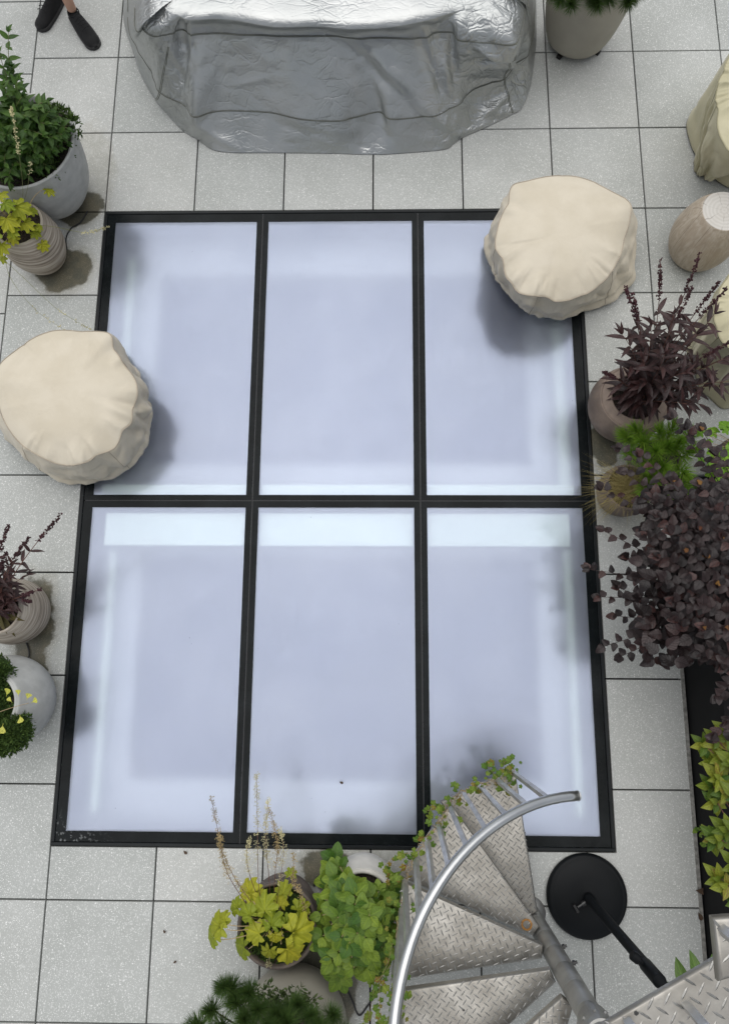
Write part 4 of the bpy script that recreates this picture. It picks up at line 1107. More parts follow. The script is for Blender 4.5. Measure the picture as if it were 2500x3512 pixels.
def sprigs(b, c, rx, ry, h, n_, s_, droop=.0, clip=None):
    """mossy mound of tiny upright sprigs"""
    if b.uv is None: b.uv = []
    for i in range(n_):
        a = ru(0, 6.28); r = math.sqrt(rnd()); x, y = c[0] + rx * r * math.cos(a), c[1] + ry * r * math.sin(a)
        z = c[2] + h * (1 - r ** 2.2) - droop * r ** 4 + h * .25 * noise.noise(Vector((x * 22, y * 22, 1)))
        d = Vector((math.cos(a) * r * .9, math.sin(a) * r * .9, 1)) + jit(.7); d.normalize(); p = Vector((x, y, z)); l = s_ * ru(.6, 1.4)
        for q in range(3):
            dd = (d + jit(.8)).normalized(); sd = dd.cross(jit(1)).normalized() * l * .17; k = len(b.v)
            b.v += [tuple(p + d * l * .25 * q), tuple(p + d * l * .25 * q + dd * l * .5 + sd), tuple(p + d * l * .25 * q + dd * l), tuple(p + d * l * .25 * q + dd * l * .5 - sd)]
            b.uv += [(.5, 0), (1, .5), (.5, 1), (0, .5)]; b.f.append((k, k + 1, k + 2, k + 3))
def dome(b, c, rx, ry, h, droop=0):
    if b.uv is None: b.uv = []
    k0 = len(b.v); n_ = 24; m_ = 7
    for q in range(m_ + 1):
        r = q / m_ * .97
        for k in range(n_):
            a = 2 * math.pi * k / n_; b.v.append((c[0] + rx * r * math.cos(a), c[1] + ry * r * math.sin(a), c[2] + h * (1 - r ** 2.2) - droop * r ** 4 - .004)); b.uv.append((.25, .25))
    for q in range(m_):
        for k in range(n_): j = (k + 1) % n_; b.f.append((k0 + q * n_ + k, k0 + (q + 1) * n_ + k, k0 + (q + 1) * n_ + j, k0 + q * n_ + j))

# --- shrub in the big concrete planter
s = Vector((P1[0], P1[1], .52)); pl = Plant("leafy_shrub", "dark green broad leaved shrub with one tall shoot in the concrete planter", "shrub", s)
tips = [(20, 72, 1.12), (28, 150, .98), (8, 190, .98), (50, 215, .92), (85, 245, .86), (105, 225, .84), (120, 275, .78), (140, 300, .72), (118, 335, .70), (84, 345, .72), (45, 335, .8), (20, 300, .86), (60, 290, .86), (95, 300, .8), (12, 365, .75), (48, 372, .69), (132, 328, .62), (104, 368, .60), (64, 392, .58), (24, 408, .58), (85, 375, .62), (145, 295, .66), (125, 300, .72), (70, 350, .7), (30, 370, .68), (110, 320, .7), (150, 285, .70), (128, 262, .76), (112, 248, .82), (95, 228, .88), (148, 318, .62), (118, 305, .74), (75, 240, .9), (40, 180, .98), (100, 275, .82), (80, 330, .74), (55, 310, .8), (-30, 250, .97), (-40, 330, .86), (-60, 200, 1.0), (0, 120, 1.04), (70, 315, .8), (30, 255, .92), (-15, 300, .9), (105, 345, .66), (20, 395, .66), (-25, 390, .7), (60, 260, .88), (-60, 300, .85), (-90, 240, .9), (-80, 340, .75)]
for (u, v, z) in tips:
    e_ = at(u, v, z); b0 = s + Vector((ru(-.12, .12), ru(-.12, .12), 0)); path = arch(b0, e_, .06)
    pl.mb("stem", M_stem).tube(path, .004, 5, True, .0015); shoot(pl, path, ME['ov'], 8, .105, .06, .2, True, .85, .5, .2, .25)
g_ = pl.mb("ground_cover", M_moss, False, 'stuff'); dome(g_, s + Vector((0, 0, .0)), .31, .31, .03, .03)
sprigs(g_, s + Vector((0, 0, .0)), .31, .31, .02, 1500, .02, .02)
for (u, v, z) in ((155, 275, .62), (160, 300, .56), (120, 250, .66), (110, 370, .56), (95, 395, .5), (140, 255, .64)):
    c = at(u, v, z); sprigs(g_, c, .05, .05, .02, 50, .03, .05)
pl.done()
# --- lime leaved plants
def heuchera(label, base, leaves, metas, crown_r=.05):
    p_ = Plant("lime_leaf_plant", label, "plant", base, "lime leaved potted plants")
    for (u, v, z, sz, tilt) in leaves:
        c = at(u, v, z); out = Vector((c.x - base[0], c.y - base[1], 0)); L = max(.01, out.length); out = out / L
        start = Vector(base) + out * crown_r * ru(.2, 1) + Vector((0, 0, .0)); d = (out + jit(.3)); d.z = -tilt; d.normalize()
        p0 = c - d * sz * .40
        mid = start.lerp(p0, .5) + Vector((0, 0, max(.03, L * .35)))
        p_.mb("petiole", M_pet).tube(bez(start, mid, p0, 8), .0026, 5, True, .0018)
        p_.leaf(random.choice(metas), p0, d, UP * (1.1 - tilt * .5) + out * tilt * .8 + jit(.22), sz)
    return p_
s2 = Vector((P2[0], P2[1], .37))
pl = heuchera("lime yellow lobed leaf plant in the combed pot before the concrete planter", s2,
    [(42, 462, .60, .135, .3), (18, 492, .58, .13, .3), (0, 440, .62, .12, .3), (58, 498, .52, .10, .4), (28, 514, .54, .09, .4), (4, 548, .48, .11, .5), (108, 425, .50, .085, .7), (78, 518, .44, .08, .6), (96, 546, .36, .085, .7), (86, 505, .46, .06, .6), (-20, 470, .62, .13, .3), (-15, 520, .55, .12, .4), (15, 455, .64, .10, .2), (40, 480, .56, .09, .3), (-40, 500, .55, .13, .4), (8, 575, .40, .07, .7), (30, 530, .48, .08, .3), (-40, 440, .6, .13, .4), (72, 470, .5, .07, .4)], ME['heu'])
cr_b = pl.mb("flower_spike", M_cream, False, 'stuff'); st_b = pl.mb("flower_stalk", M_stem)
for (pts, n_) in (([(40, 480, .42), (52, 430, .62), (42, 335, .86), (26, 240, 1.0)], 60), ([(60, 500, .4), (120, 505, .42), (190, 518, .36), (240, 506, .34)], 34), ([(10, 560, .4), (25, 620, .40), (80, 690, .36), (150, 738, .34)], 12), ([(0, 570, .42), (60, 625, .42), (130, 690, .38), (205, 735, .36)], 14), ([(45, 470, .42), (60, 430, .6), (66, 390, .72), (70, 360, .76)], 10)):
    path = spline([at(*q) for q in pts], 8); st_b.tube(path, .0016, 4, True, .0009)
    for k in range(n_):
        q, tg = along(path, ru(.62, 1.0)); florets(cr_b, q, (tg + jit(.8)).normalized(), .012, 2, .0028, .012)
pl.done()
s5 = Vector((P5[0], P5[1], .335))
pl = heuchera("yellow lobed leaf plant with tall airy flower stalks in the dark brown pot", s5,
    [(488, 2062, .50, .15, .9), (474, 2086, .44, .13, 1.1), (500, 2050, .52, .09, .8), (556, 1985, .50, .13, .4), (590, 2020, .54, .14, .3), (555, 2035, .52, .12, .4), (605, 2055, .52, .125, .3), (572, 2078, .50, .13, .4), (662, 2075, .56, .17, .4), (645, 2118, .48, .15, .6), (625, 2012, .46, .09, .4), (632, 1985, .44, .10, .4), (668, 2025, .46, .11, .4), (540, 2110, .42, .14, 1.0), (600, 2120, .44, .10, .6), (648, 1948, .40, .07, .5), (612, 2085, .48, .09, .3), (575, 2005, .5, .10, .3), (640, 2055, .5, .08, .3), (528, 2020, .46, .1, .6)], ME['heu'])
cr_b = pl.mb("flower_spike", M_tan, False, 'stuff'); cc_b = pl.mb("cream_flower_spike", M_cream, False, 'stuff'); st_b = pl.mb("flower_stalk", M_rstem)
for (pts, n_, lo, bb) in (([(595, 2075, .37), (540, 2000, .52), (505, 1940, .58), (490, 1870, .62), (470, 1775, .66)], 150, .42, cr_b), ([(600, 2070, .37), (560, 2010, .5), (520, 1950, .56), (488, 1880, .6)], 70, .4, cr_b), ([(600, 2060, .37), (578, 1985, .55), (574, 1850, .66), (572, 1725, .72)], 90, .5, cc_b), ([(605, 2060, .37), (600, 1960, .55), (592, 1870, .62), (598, 1780, .68)], 110, .45, cc_b),
                     ([(610, 2060, .37), (612, 1960, .53), (618, 1880, .6), (600, 1800, .66)], 90, .42, cr_b), ([(600, 2060, .37), (560, 1960, .55), (550, 1905, .58), (558, 1870, .6)], 60, .4, cc_b), ([(620, 2060, .37), (650, 1970, .48), (654, 1900, .52)], 26, .6, cr_b), ([(620, 2070, .37), (680, 2050, .46), (668, 1990, .52), (648, 1950, .54)], 70, .4, cr_b), ([(610, 2060, .37), (620, 1990, .5), (632, 1900, .58), (625, 1850, .6)], 60, .4, cc_b), ([(620, 2080, .37), (690, 2060, .42), (672, 2030, .42)], 30, .5, cr_b), ([(610, 2110, .37), (600, 2140, .44), (598, 2150, .42)], 20, .5, cc_b)):
    path = spline([at(*q) for q in pts], 8); st_b.tube(path, .0019, 4, True, .0009)
    for k in range(n_):
        t_ = ru(lo, 1.0); q, tg = along(path, t_); florets(bb, q, (tg * .6 + jit(.9)).normalized(),   .018 + .04 * (1 - t_), 2, .0018, .016)
g_ = pl.mb("moss_bed", M_moss, False, 'stuff'); dome(g_, s5, .185, .185, .03, .01); sprigs(g_, s5, .18, .18, .035, 1500, .018, .01)
pl.done()
# --- dark red plumed plants
def penstemon(label, base, heads, leafy, size, n_pairs, base_leaves=True):
    p_ = Plant("dark_red_plant", label, "plant", base, "dark red plumed plants")
    st_ = p_.mb("stem", M_rstem); hd = p_.mb("seed_head", M_dkred, False, 'stuff')
    for i, (u, v, z) in enumerate(heads + leafy):
        e_ = at(u, v, z); b0 = Vector(base) + Vector((ru(-.05, .05), ru(-.05, .05), 0)); path = arch(b0, e_, .06, 14, .03)
        st_.tube(path, .0035, 5, True, .0012); top = .70 if i < len(heads) else 1.0
        sub = [along(path, top * k / 12)[0] for k in range(13)]
        shoot(p_, sub, ME['pen'], n_pairs, size, size * .65, .22, True, .85, .6, .15, .2, tipleaf=i >= len(heads))
        if i < len(heads):
            for k in range(46):
                t_ = ru(.72, 1.0); q, tg = along(path, t_); florets(hd, q, (tg * .5 + jit(.9)).normalized(), .012 + .03 * (1 - t_), 2, .0042, .008)
    if base_leaves:
        for k in range(26):
            a = ru(0, 6.28); d = Vector((math.cos(a), math.sin(a), ru(.2, .9))); p_.leaf(random.choice(ME['pen2']), Vector(base) + d * .02, d, UP + jit(.3), ru(.08, .15))
    return p_.done()
s8 = Vector((P8[0], P8[1], .325))
penstemon("dark red plant with seed plumes in the low brown bowl pot", s8,
    [(1392, 640, .98), (1408, 655, .95), (1470, 578, 1.08), (1558, 565, 1.15), (1540, 640, 1.08), (1600, 628, 1.12), (1618, 640, 1.1), (1342, 828, .58), (1628, 760, 1.0)],
    [(1500, 700, 1.0), (1450, 725, .92), (1600, 860, .82), (1570, 905, .75), (1525, 830, .9), (1480, 790, .92), (1550, 745, 1.0), (1610, 800, .9), (1590, 700, 1.05), (1385, 745, .85), (1430, 800, .8), (1530, 900, .72), (1625, 850, .9), (1660, 780, .95), (1480, 860, .75), (1560, 820, .85), (1440, 850, .7)], .145, 6)
s3 = Vector((P3[0], P3[1], .35))
penstemon("dark red plant with arching seed plume stem in the round combed pot", s3,
    [(140, 1143, .72), (66, 1198, .66), (20, 1172, .66), (15, 1232, .6), (92, 1312, .55), (72, 1340, .5)],
    [(40, 1240, .6), (10, 1290, .55), (30, 1330, .5), (-20, 1220, .7), (-40, 1300, .6), (60, 1280, .52), (10, 1360, .5), (-10, 1260, .6)], .10, 5)

# --- dark purple shrub over the planter
base = Vector((4.02, -2.80, .41)); pl = Plant("purple_shrub", "large purple black leaved shrub spilling from the planter across the paving", "shrub", base)
tips = [(1312, 1268, .55), (1345, 1182, .62), (1335, 1330, .5), (1372, 1372, .45), (1346, 1440, .45), (1385, 1462, .4), (1420, 1405, .5), (1490, 1472, .5), (1520, 1440, .6), (1342, 1088, .62), (1395, 1055, .8), (1382, 1000, .75), (1430, 1015, .85), (1500, 932, .9), (1530, 958, .92), (1565, 960, 1.0), (1600, 1010, 1.0), (1450, 1110, .85), (1500, 1075, 1.), (1560, 1080, 1.1), (1620, 1090, 1.1), (1440, 1195, .85), (1500, 1185, 1.0), (1560, 1180, 1.12), (1610, 1200, 1.15), (1420, 1285, .75), (1480, 1290, .95), (1540, 1290, 1.08), (1600, 1300, 1.15), (1450, 1365, .7), (1510, 1380, .9), (1570, 1400, 1.05), (1620, 1400, 1.12), (1560, 1455, .9), (1610, 1480, 1.0), (1600, 1550, .9), (1625, 1610, .9), (1645, 1250, 1.15), (1660, 1150, 1.1), (1690, 1350, 1.1), (1598, 1640, .85), (1400, 1240, .7), (1380, 1310, .55), (1470, 1150, .92), (1530, 1130, 1.0), (1590, 1130, 1.1), (1530, 1230, 1.05), (1580, 1240, 1.12), (1470, 1240, .9), (1500, 1340, .95), (1560, 1345, 1.05), (1420, 1330, .62), (1640, 1500, 1.0), (1700, 1250, 1.1)]
st_ = pl.mb("branch", M_dstem)
for (u, v, z) in tips:
    e_ = at(u, v, z); b0 = base + Vector((ru(-.14, .14), ru(-.18, .18), 0)); path = arch(b0, e_, .10, 16, .05)
    st_.tube([q_ - UP * .006 for q_ in path], .005, 5, True, .0013)
    shoot(pl, path, ME['nine'], 24, .072, .048, .20, False, .85, .45, .12, .2, njit=.35, tipleaf=False)
    for k in range(4): pl.leaf(random.choice(ME['nine']), path[-1], (path[-1] - path[-3]).normalized() + jit(.6), UP + jit(.3), ru(.04, .06))
    if rnd() < .35: pl.leaf(random.choice(ME['tip']), path[-1] + UP * .008, (path[-1] - path[-3]).normalized() + jit(.5), UP + jit(.3), ru(.025, .04))
for k in range(420):   # shaded inner leaves
    q = at(ru(1430, 1640), ru(1080, 1480), ru(.55, .85)); d = jit(1); d.z *= .3; pl.leaf(random.choice(ME['nine']), q, d, UP + jit(.4), ru(.06, .085))
pl.done()
# --- creeper in the white pot
s6 = Vector((P6[0], P6[1], .36)); pl = Plant("green_creeper", "bright green bushy creeper hiding most of the off white pot", "plant", s6)
import itertools
def in_poly(u, v, P): return inside_any(P, u, v)
def inside_any(P, x, y):
    c = False
    for i in range(len(P)):
        x0, y0 = P[i]; x1, y1 = P[i - 1]
        if (y0 > y) != (y1 > y) and x < (x1 - x0) * (y - y0) / (y1 - y0) + x0: c = not c
    return c
CP = [(760, 1890), (738, 1930), (722, 1965), (712, 2010), (700, 2060), (696, 2100), (720, 2130), (735, 2160), (760, 2195), (790, 2190), (830, 2170), (860, 2130), (882, 2060), (890, 1990), (884, 1975), (872, 1962), (850, 1982), (820, 1990), (788, 1982), (768, 1955), (768, 1915)]
st_ = pl.mb("stem", M_pet); cnt = 0
while cnt < 105:
    u, v = ru(690, 895), ru(1885, 2200)
    if not inside_any(CP, u, v): continue
    r = math.hypot((u - 800) / 95, (v - 2050) / 140); z = .36 + .30 * max(0, 1 - r * r) + ru(-.07, .05)
    c = at(u, v, max(.25, z)); n_ = random.choice((3, 3, 3, 4, 5)); a0 = ru(0, 6.28)
    low = s6 + (c - s6) * .3; low.z = .36
    st_.tube(bez(low, (low + c) * .5 + UP * .05, c, 4), .0016, 4, True)
    sz = ru(.055, .088)
    for k in range(n_):
        a = a0 + (k - (n_ - 1) / 2) * (1.25 if n_ < 5 else .9); d = Vector((math.cos(a), math.sin(a), ru(-.35, .1)))
        pl.leaf(random.choice(ME['creep']), c + d * .006, d, UP + jit(.3), sz * ru(.8, 1.1))
    cnt += 1
for k in range(170):
    u, v = ru(690, 895), ru(1940, 2160)
    if inside_any(CP, u, v): c = at(u, v, ru(.36, .46)); d = jit(1); d.z *= .3; pl.leaf(random.choice(ME['creep']), c, d, UP + jit(.4), ru(.03, .055))
pl.done()
# --- pines
def pine(label, base, tufts, sc_):
    p_ = Plant("mountain_pine", label, "shrub", base, "small potted pines"); br = p_.mb("branch", M_bark)
    for (u, v, z) in tufts:
        c = at(u, v, z); b0 = Vector(base) + Vector((ru(-.04, .04), ru(-.04, .04), 0)); path = arch(b0, c, .03, 8, .02); br.tube(path, .006, 5, True, .004)
        d = (path[-1] - path[-2]).normalized() * .6 + UP * .8 + jit(.25); p_.leaf(random.choice(ME['pine']), c, d, jit(1), sc_ * ru(.85, 1.15))
    return p_
s7 = Vector((P7[0], P7[1], .43))
pl = pine("small dark green pine with long needle tufts in the bottom taupe pot", s7, [(505, 2198, .74), (478, 2252, .72), (548, 2272, .78), (500, 2285, .70), (600, 2290, .78), (690, 2262, .68), (662, 2240, .66), (735, 2262, .62), (560, 2215, .68), (620, 2265, .70), (530, 2330, .8), (640, 2310, .78), (700, 2310, .75), (585, 2345, .85), (450, 2290, .7), (757, 2300, .6), (530, 2240, .72), (580, 2250, .74), (640, 2275, .72), (710, 2290, .7), (560, 2300, .78), (520, 2205, .7)], .85)
g_ = pl.mb("ground_cover", M_moss2, False, 'stuff')
for (u, v, z) in ((585, 2215, .56), (620, 2235, .55), (655, 2222, .55), (680, 2240, .54), (600, 2250, .54)): sprigs(g_, at(u, v, z), .05, .045, .03, 70, .03, .02)
pl.done(leafname="needle_cluster")
s10 = Vector((P10[0], P10[1], .55))
pine("pine with needle tufts hanging over the tapered taupe planter", s10, [(1252, 2, .74), (1275, 10, .70), (1232, -14, .74), (1300, -20, .78), (1330, 8, .70), (1352, -4, .72), (1395, 2, .72), (1408, -12, .74), (1350, -50, .85), (1300, -80, .9), (1400, -60, .85), (1250, -60, .8), (1370, -110, .9), (1318, -5, .7)], .95).done(leafname="needle_cluster")
# --- moss mound and fan leaved seedling
s4 = Vector((P4[0], P4[1], .42)); pl = Plant("moss_mound", "dark green mossy cushion spilling over the pale concrete pot", "moss", s4)
g_ = pl.mb("moss_sprigs", M_moss, False, 'stuff')
for (u, v, z, r) in ((26, 1630, .44, .095), (-14, 1500, .45, .085), (-12, 1545, .43, .09), (-40, 1600, .46, .14), (10, 1650, .42, .07)):
    c = at(u, v, z); dome(g_, c, r, r, .05, .05); sprigs(g_, c, r * 1.03, r * 1.03, .055, int(1000 * r / .1), .022, .05)
pl.done()
pl = Plant("fan_leaf_seedling", "yellow fan leaved seedling arching over the moss cushion", "seedling", s4)
for (u, v, z, sz, a) in ((15, 1552, .56, .05, 1.3), (42, 1552, .54, .042, 1.6), (60, 1560, .53, .045, 1.2), (70, 1566, .52, .045, .5), (45, 1592, .53, .05, -1.2), (8, 1612, .52, .058, -1.6), (-12, 1604, .52, .05, -2.2), (28, 1566, .55, .04, 2.2)):
    c = at(u, v, z); d = Vector((math.cos(a), math.sin(a), .1)); pl.leaf(random.choice(ME['gink']), c, d, UP + jit(.3), sz * .85)
pl.mb("stem", M_pet).tube(spline([at(-30, 1600, .46), at(-5, 1588, .53), at(30, 1576, .54), at(66, 1566, .52)], 5), .0018, 4)
pl.done()
# --- grass, feathery plant, green plant behind it
s9 = Vector((P9[0], P9[1], .25)); pl = Plant("tan_grass", "tuft of tan hair grass leaning over the skylight frame", "ornamental grass", s9)
g_ = pl.mb("blades", M_grass, False, 'stuff'); g_.uv = []
def blade(b, p0, d, L, w, sag):
    pts = [p0 + d * (L * t) + Vector((0, 0, -sag * t * t)) for t in (0, .35, .7, 1)]; sd = d.cross(UP).normalized() * w; k = len(b.v)
    for i, q in enumerate(pts): b.v += [tuple(q + sd * (1 - i / 3.2)), tuple(q - sd * (1 - i / 3.2))]; b.uv += [(0, i / 3), (1, i / 3)]
    for i in range(3): b.f.append((k + 2 * i, k + 2 * i + 1, k + 2 * i + 3, k + 2 * i + 2))
for k in range(620):
    a = ru(0, 6.28); el = ru(.15, 1.2); d = Vector((math.cos(a) * math.cos(el), math.sin(a) * math.cos(el), math.sin(el))); L = ru(.09, .19)
    blade(g_, s9 + Vector((ru(-.07, .07), ru(-.07, .07), 0)), d, L, .0017, ru(0, .10))
for k in range(130):
    a = ru(2.3, 4.1); el = ru(.1, .6); d = Vector((math.cos(a) * math.cos(el), math.sin(a) * math.cos(el), math.sin(el)))
    blade(g_, s9 + Vector((ru(-.05, .05), ru(-.05, .05), .02)), d, ru(.2, .33), .0012, ru(.08, .2))
for k in range(60):
    florets(pl.mb("dark_seed_heads", M_dkred, False, 'stuff'), s9 + Vector((ru(.03, .09), ru(-.05, .05), ru(.06, .14))), UP, .02, 3, .003, .01)
pl.done()
P11 = G(1432, 1050)
pot("dark brown pot under the feathery lime green plant", P11, [(.09, .0), (.12, .05), (.14, .14), (.14, .22), (.128, .27)], M_dkbrown, .115, .24, .014)
s11 = Vector((P11[0], P11[1], .25)); pl = Plant("feathery_plant", "feathery lime green thread leaved plant between the bowl pot and the tan grass", "plant", s11)
for (u, v, z) in ((1430, 985, .46), (1465, 972, .48), (1478, 1040, .46), (1440, 1045, .44), (1500, 1000, .46), (1432, 1095, .38), (1515, 1050, .44), (1455, 1010, .5), (1410, 1010, .42), (1490, 965, .46), (1420, 965, .44), (1455, 1085, .4), (1520, 1015, .44), (1480, 1000, .46), (1400, 980, .4), (1530, 980, .45), (1445, 1065, .4), (1510, 1080, .4), (1470, 1110, .36)):
    c = at(u, v, z); path = arch(s11 + jit(.02), c, .02, 8); pl.mb("stem", M_stem).tube(path, .002, 4); pl.leaf(random.choice(ME['fine']), along(path, .82)[0], (path[-1] - path[-3]).normalized() + UP * .5 + jit(.2), jit(1), 1.15)
pl.done(leafname="feathery_shoot")
P12 = G(1618, 1040)
pot("small brown pot with bright green lobed leaves beyond the purple shrub", P12, [(.09, .0), (.12, .05), (.14, .14), (.14, .22), (.128, .27)], M_brown, .115, .24, .014)
s12 = Vector((P12[0], P12[1], .25)); pl = Plant("bright_leaf_plant", "bright green lobed leaf plant in its small pot beyond the purple shrub", "plant", s12)
for k in range(46):
    c = at(ru(1570, 1680), ru(950, 1070), ru(.34, .46)); out = Vector((c.x - s12.x, c.y - s12.y, .0)); out = out.normalized() if out.length > .01 else Vector((1, 0, 0)); d = (out + jit(.4)); d.z = -.25; d.normalize()
    pl.mb("petiole", M_pet).tube(bez(s12, (s12 + c) * .5 + UP * .04, c, 5), .0015, 4); pl.leaf(random.choice(ME['brt']), c, d, UP + jit(.3), ru(.05, .09))
pl.done()
# --- plants on the planter, right edge
base = Vector((3.95, -3.85, .41)); pl = Plant("yellow_green_shrub", "yellow green shrub in leaf rosettes overhanging the black planter", "shrub", base)
for (u, v, z) in ((1572, 1662, .78), (1600, 1650, .8), (1612, 1690, .8), (1592, 1700, .76), (1605, 1735, .8), (1588, 1752, .74), (1618, 1765, .8), (1598, 1790, .76), (1608, 1872, .78), (1590, 1868, .74), (1622, 1850, .8), (1606, 1960, .76), (1622, 1975, .78), (1640, 1700, .85), (1645, 1780, .85), (1640, 1930, .82), (1650, 1860, .85), (1650, 2010, .8), (1630, 1640, .82)):
    c = at(u, v, z); path = arch(base + Vector((ru(-.1, .1), ru(-.5, .5), 0)), c, .03, 8); pl.mb("stem", M_rstem).tube(path, .003, 4)
    for k in range(10):
        a = k * 2.4 + ru(-.2, .2); el = .1 + .07 * k; d = Vector((math.cos(a) * math.cos(el), math.sin(a) * math.cos(el), math.sin(el) - .15)); pl.leaf(random.choice(ME['yel']), c - UP * .003 * (10 - k), d, UP + d * .2 + jit(.2), ru(.06, .105) * (1 - .04 * k))
pl.done()
base = Vector((3.75, -3.7, .41)); pl = Plant("trailing_plant", "small trailing plant with tiny round leaves hanging down the black planter", "plant", base)
for (pts) in ([(1610, 1850, .70), (1580, 1850, .66), (1560, 1862, .5)], [(1600, 1855, .70), (1575, 1868, .6), (1565, 1880, .48)], [(1605, 1850, .7), (1570, 1845, .6), (1552, 1850, .45)]):
    path = spline([at(*q) for q in pts], 6); pl.mb("stem", M_stem).tube(path, .0012, 4)
    for k in range(14): q, tg = along(path, ru(.2, 1)); pl.leaf(random.choice(ME['creep']), q, tg + jit(.8), UP * .7 + jit(.5) + Vector((-.5, 0, 0)), ru(.018, .028), 1.4)
pl.done()
base = Vector((3.80, -4.75, .41)); pl = Plant("broad_leaf_plant", "plant with a few broad green and bronzed leaves leaning out beside the landing", "plant", base)
for (u0, v0, u1, v1, z, sz) in ((1535, 2225, 1512, 2155, .82, .155), (1560, 2200, 1548, 2150, .85, .14), (1545, 2215, 1478, 2195, .78, .14), (1560, 2215, 1562, 2155, .80, .12), (1555, 2230, 1500, 2215, .74, .12), (1580, 2200, 1590, 2140, .85, .13)):
    a = at(u0, v0, z); c = at(u1, v1, z - .02); d = (c - a).normalized(); pl.leaf(random.choice(ME['big']), a, d, UP + jit(.25), sz); pl.mb("stem", M_stem).tube(bez(base, (base + a) * .5 + UP * .08, a, 6), .0025, 4)
pl.done()
# --- vine on the stairs
vp = [(1150, 1722, .24), (1110, 1738, .25), (1060, 1752, .27), (1015, 1775, .3), (985, 1820, .42), (960, 1860, .44), (930, 1895, .45), (910, 1940, .5), (898, 2000, .6), (890, 2060, .64), (888, 2120, .7), (885, 2180, .8), (876, 2240, .85), (866, 2290, .9)]
path = spline([at(*q) for q in vp], 8); pl = Plant("climbing_vine", "trailing vine with small green and reddish leaves wound along the stair balusters", "vine", path[0])
vs_ = pl.mb("stem", M_pet)
for k in range(3): vs_.tube([p + jit(.018) for p in path], .0018, 4)
for k in range(150):
    t_ = rnd(); q, tg = along(path, t_); q = q + Vector((ru(-.055, .05), ru(-.055, .05), ru(-.01, .05)))
    d = jit(1); d.z *= .35; pl.leaf(random.choice(ME['vine']), q, d, UP + jit(.5), ru(.020, .042))
for (pts) in ([(915, 1900, .46), (890, 1905, .46), (868, 1918, .45), (858, 1930, .44)], [(1110, 1735, .26), (1090, 1712, .3), (1085, 1695, .32)], [(1135, 1725, .26), (1122, 1700, .3), (1140, 1692, .3)], [(1000, 1790, .32), (970, 1800, .36), (948, 1808, .36)], [(900, 1960, .5), (868, 1960, .5), (862, 1985, .48)],
              [(870, 2150, .55), (850, 2180, .5), (845, 2225, .5), (852, 2280, .5)], [(862, 2160, .5), (835, 2200, .45), (825, 2250, .4), (815, 2290, .4)], [(875, 2100, .6), (862, 2150, .55), (840, 2190, .5)]):
    pp = spline([at(*q) for q in pts], 6); vs_.tube(pp, .0012, 4)
    for k in range(12): q, tg = along(pp, ru(.15, 1)); d = jit(1); d.z *= .3; pl.leaf(random.choice(ME['vine']), q + jit(.012), d, UP + jit(.5), ru(.02, .045))
pl.done()
# --- fallen leaves and irrigation tube
M_dead = simple("dry fallen leaf", (.06, .035, .02), .8, var=.4, scale=40)
FL = width_leaf("fallen_leaf_blade", f_ovate, M_dead, 5, 2, .3, .1, .5, .04, 2)
for (u, v, sz, a, lab) in ((418, 1902, .028, .9, "dry brown leaf on the paving just below the skylight's bottom frame"), (370, 2078, .022, .7, "dry brown leaf on a paving slab left of the yellow flower stalks"), (394, 2140, .020, 2.2, "curled dead leaf on the lower left paving, nearest the bottom pine"), (765, 1745, .024, 1.2, "small dark leaf lying on the middle bottom glass pane"), (1572, 1985, .06, 1.5, "brown dead leaf lying along the kerb by the black planter"), (1562, 2050, .045, .4, "curled brown leaf on the paving corner beside the kerb")):
    p = at(u, v, .004); o = bpy.data.objects.new("fallen_leaf", FL); COL.objects.link(o); o.matrix_world = Matrix.Translation(p + UP * .004) @ Matrix.Rotation(a, 4, 'Z') @ Matrix.Rotation(.15, 4, 'X') @ Matrix.Diagonal((sz, sz, sz, 1)); tag(o, lab, "fallen leaf", "dead leaves on the terrace")
for (pts, lab) in (([(196, 470), (180, 495), (160, 508), (148, 530), (150, 556)], "black irrigation tube between the concrete planter and the combed pot"), ([(700, 1975), (706, 1955), (722, 1948), (745, 1955), (770, 1962)], "black irrigation tube between the brown pot and the off white pot"), ([(740, 2150), (762, 2180), (785, 2230), (800, 2262), (820, 2240), (838, 2215)], "black irrigation tube curving beside the bottom taupe pot"), ([(60, 1432), (66, 1455), (62, 1480), (68, 1500)], "black irrigation tube between the two left edge pots")):
    b = MB(); b.tube(spline([at(u, v, .009) for u, v in pts], 6), .0045, 6); tag(b.build("irrigation_tube", M_black, None, True), lab, "irrigation tube", "irrigation tubes between the pots")

# ------------------------------------------------------------------ person at the top left corner
M_skin = simple("skin", (.46, .27, .19), .55, var=.12, scale=12, bump=.1)
M_shoe = simple("black canvas shoe", (.0045, .0045, .005), .9, var=.3, scale=60, bump=.3, bscale=300)
M_sole = simple("black rubber sole", (.022, .021, .022), .6)
M_cloth = simple("black cloth", (.012, .012, .014), .9, var=.3)
M_hair = simple("dark hair", (.02, .013, .01), .6)
toeR, heelR = at(214, 103, .03), at(161, 28, .03); toeL, heelL = at(86, 64, .03), at(139, -20, .03)
def ank(toe, heel): d = (toe - heel).normalized(); return heel + d * .07 + UP * .06
aR, aL = ank(toeR, heelR), ank(toeL, heelL)
mid = (aR + aL) / 2; hip = Vector((mid.x - .02, mid.y + .05, .93))
pe = thing("person", "person in black low shoes standing at the upper left, bare ankle showing", "person", (mid.x, mid.y, 0))
fwd = (((toeR - heelR).normalized() + (toeL - heelL).normalized()) / 2); fwd.z = 0; fwd.normalize(); rt = Vector((fwd.y, -fwd.x, 0))
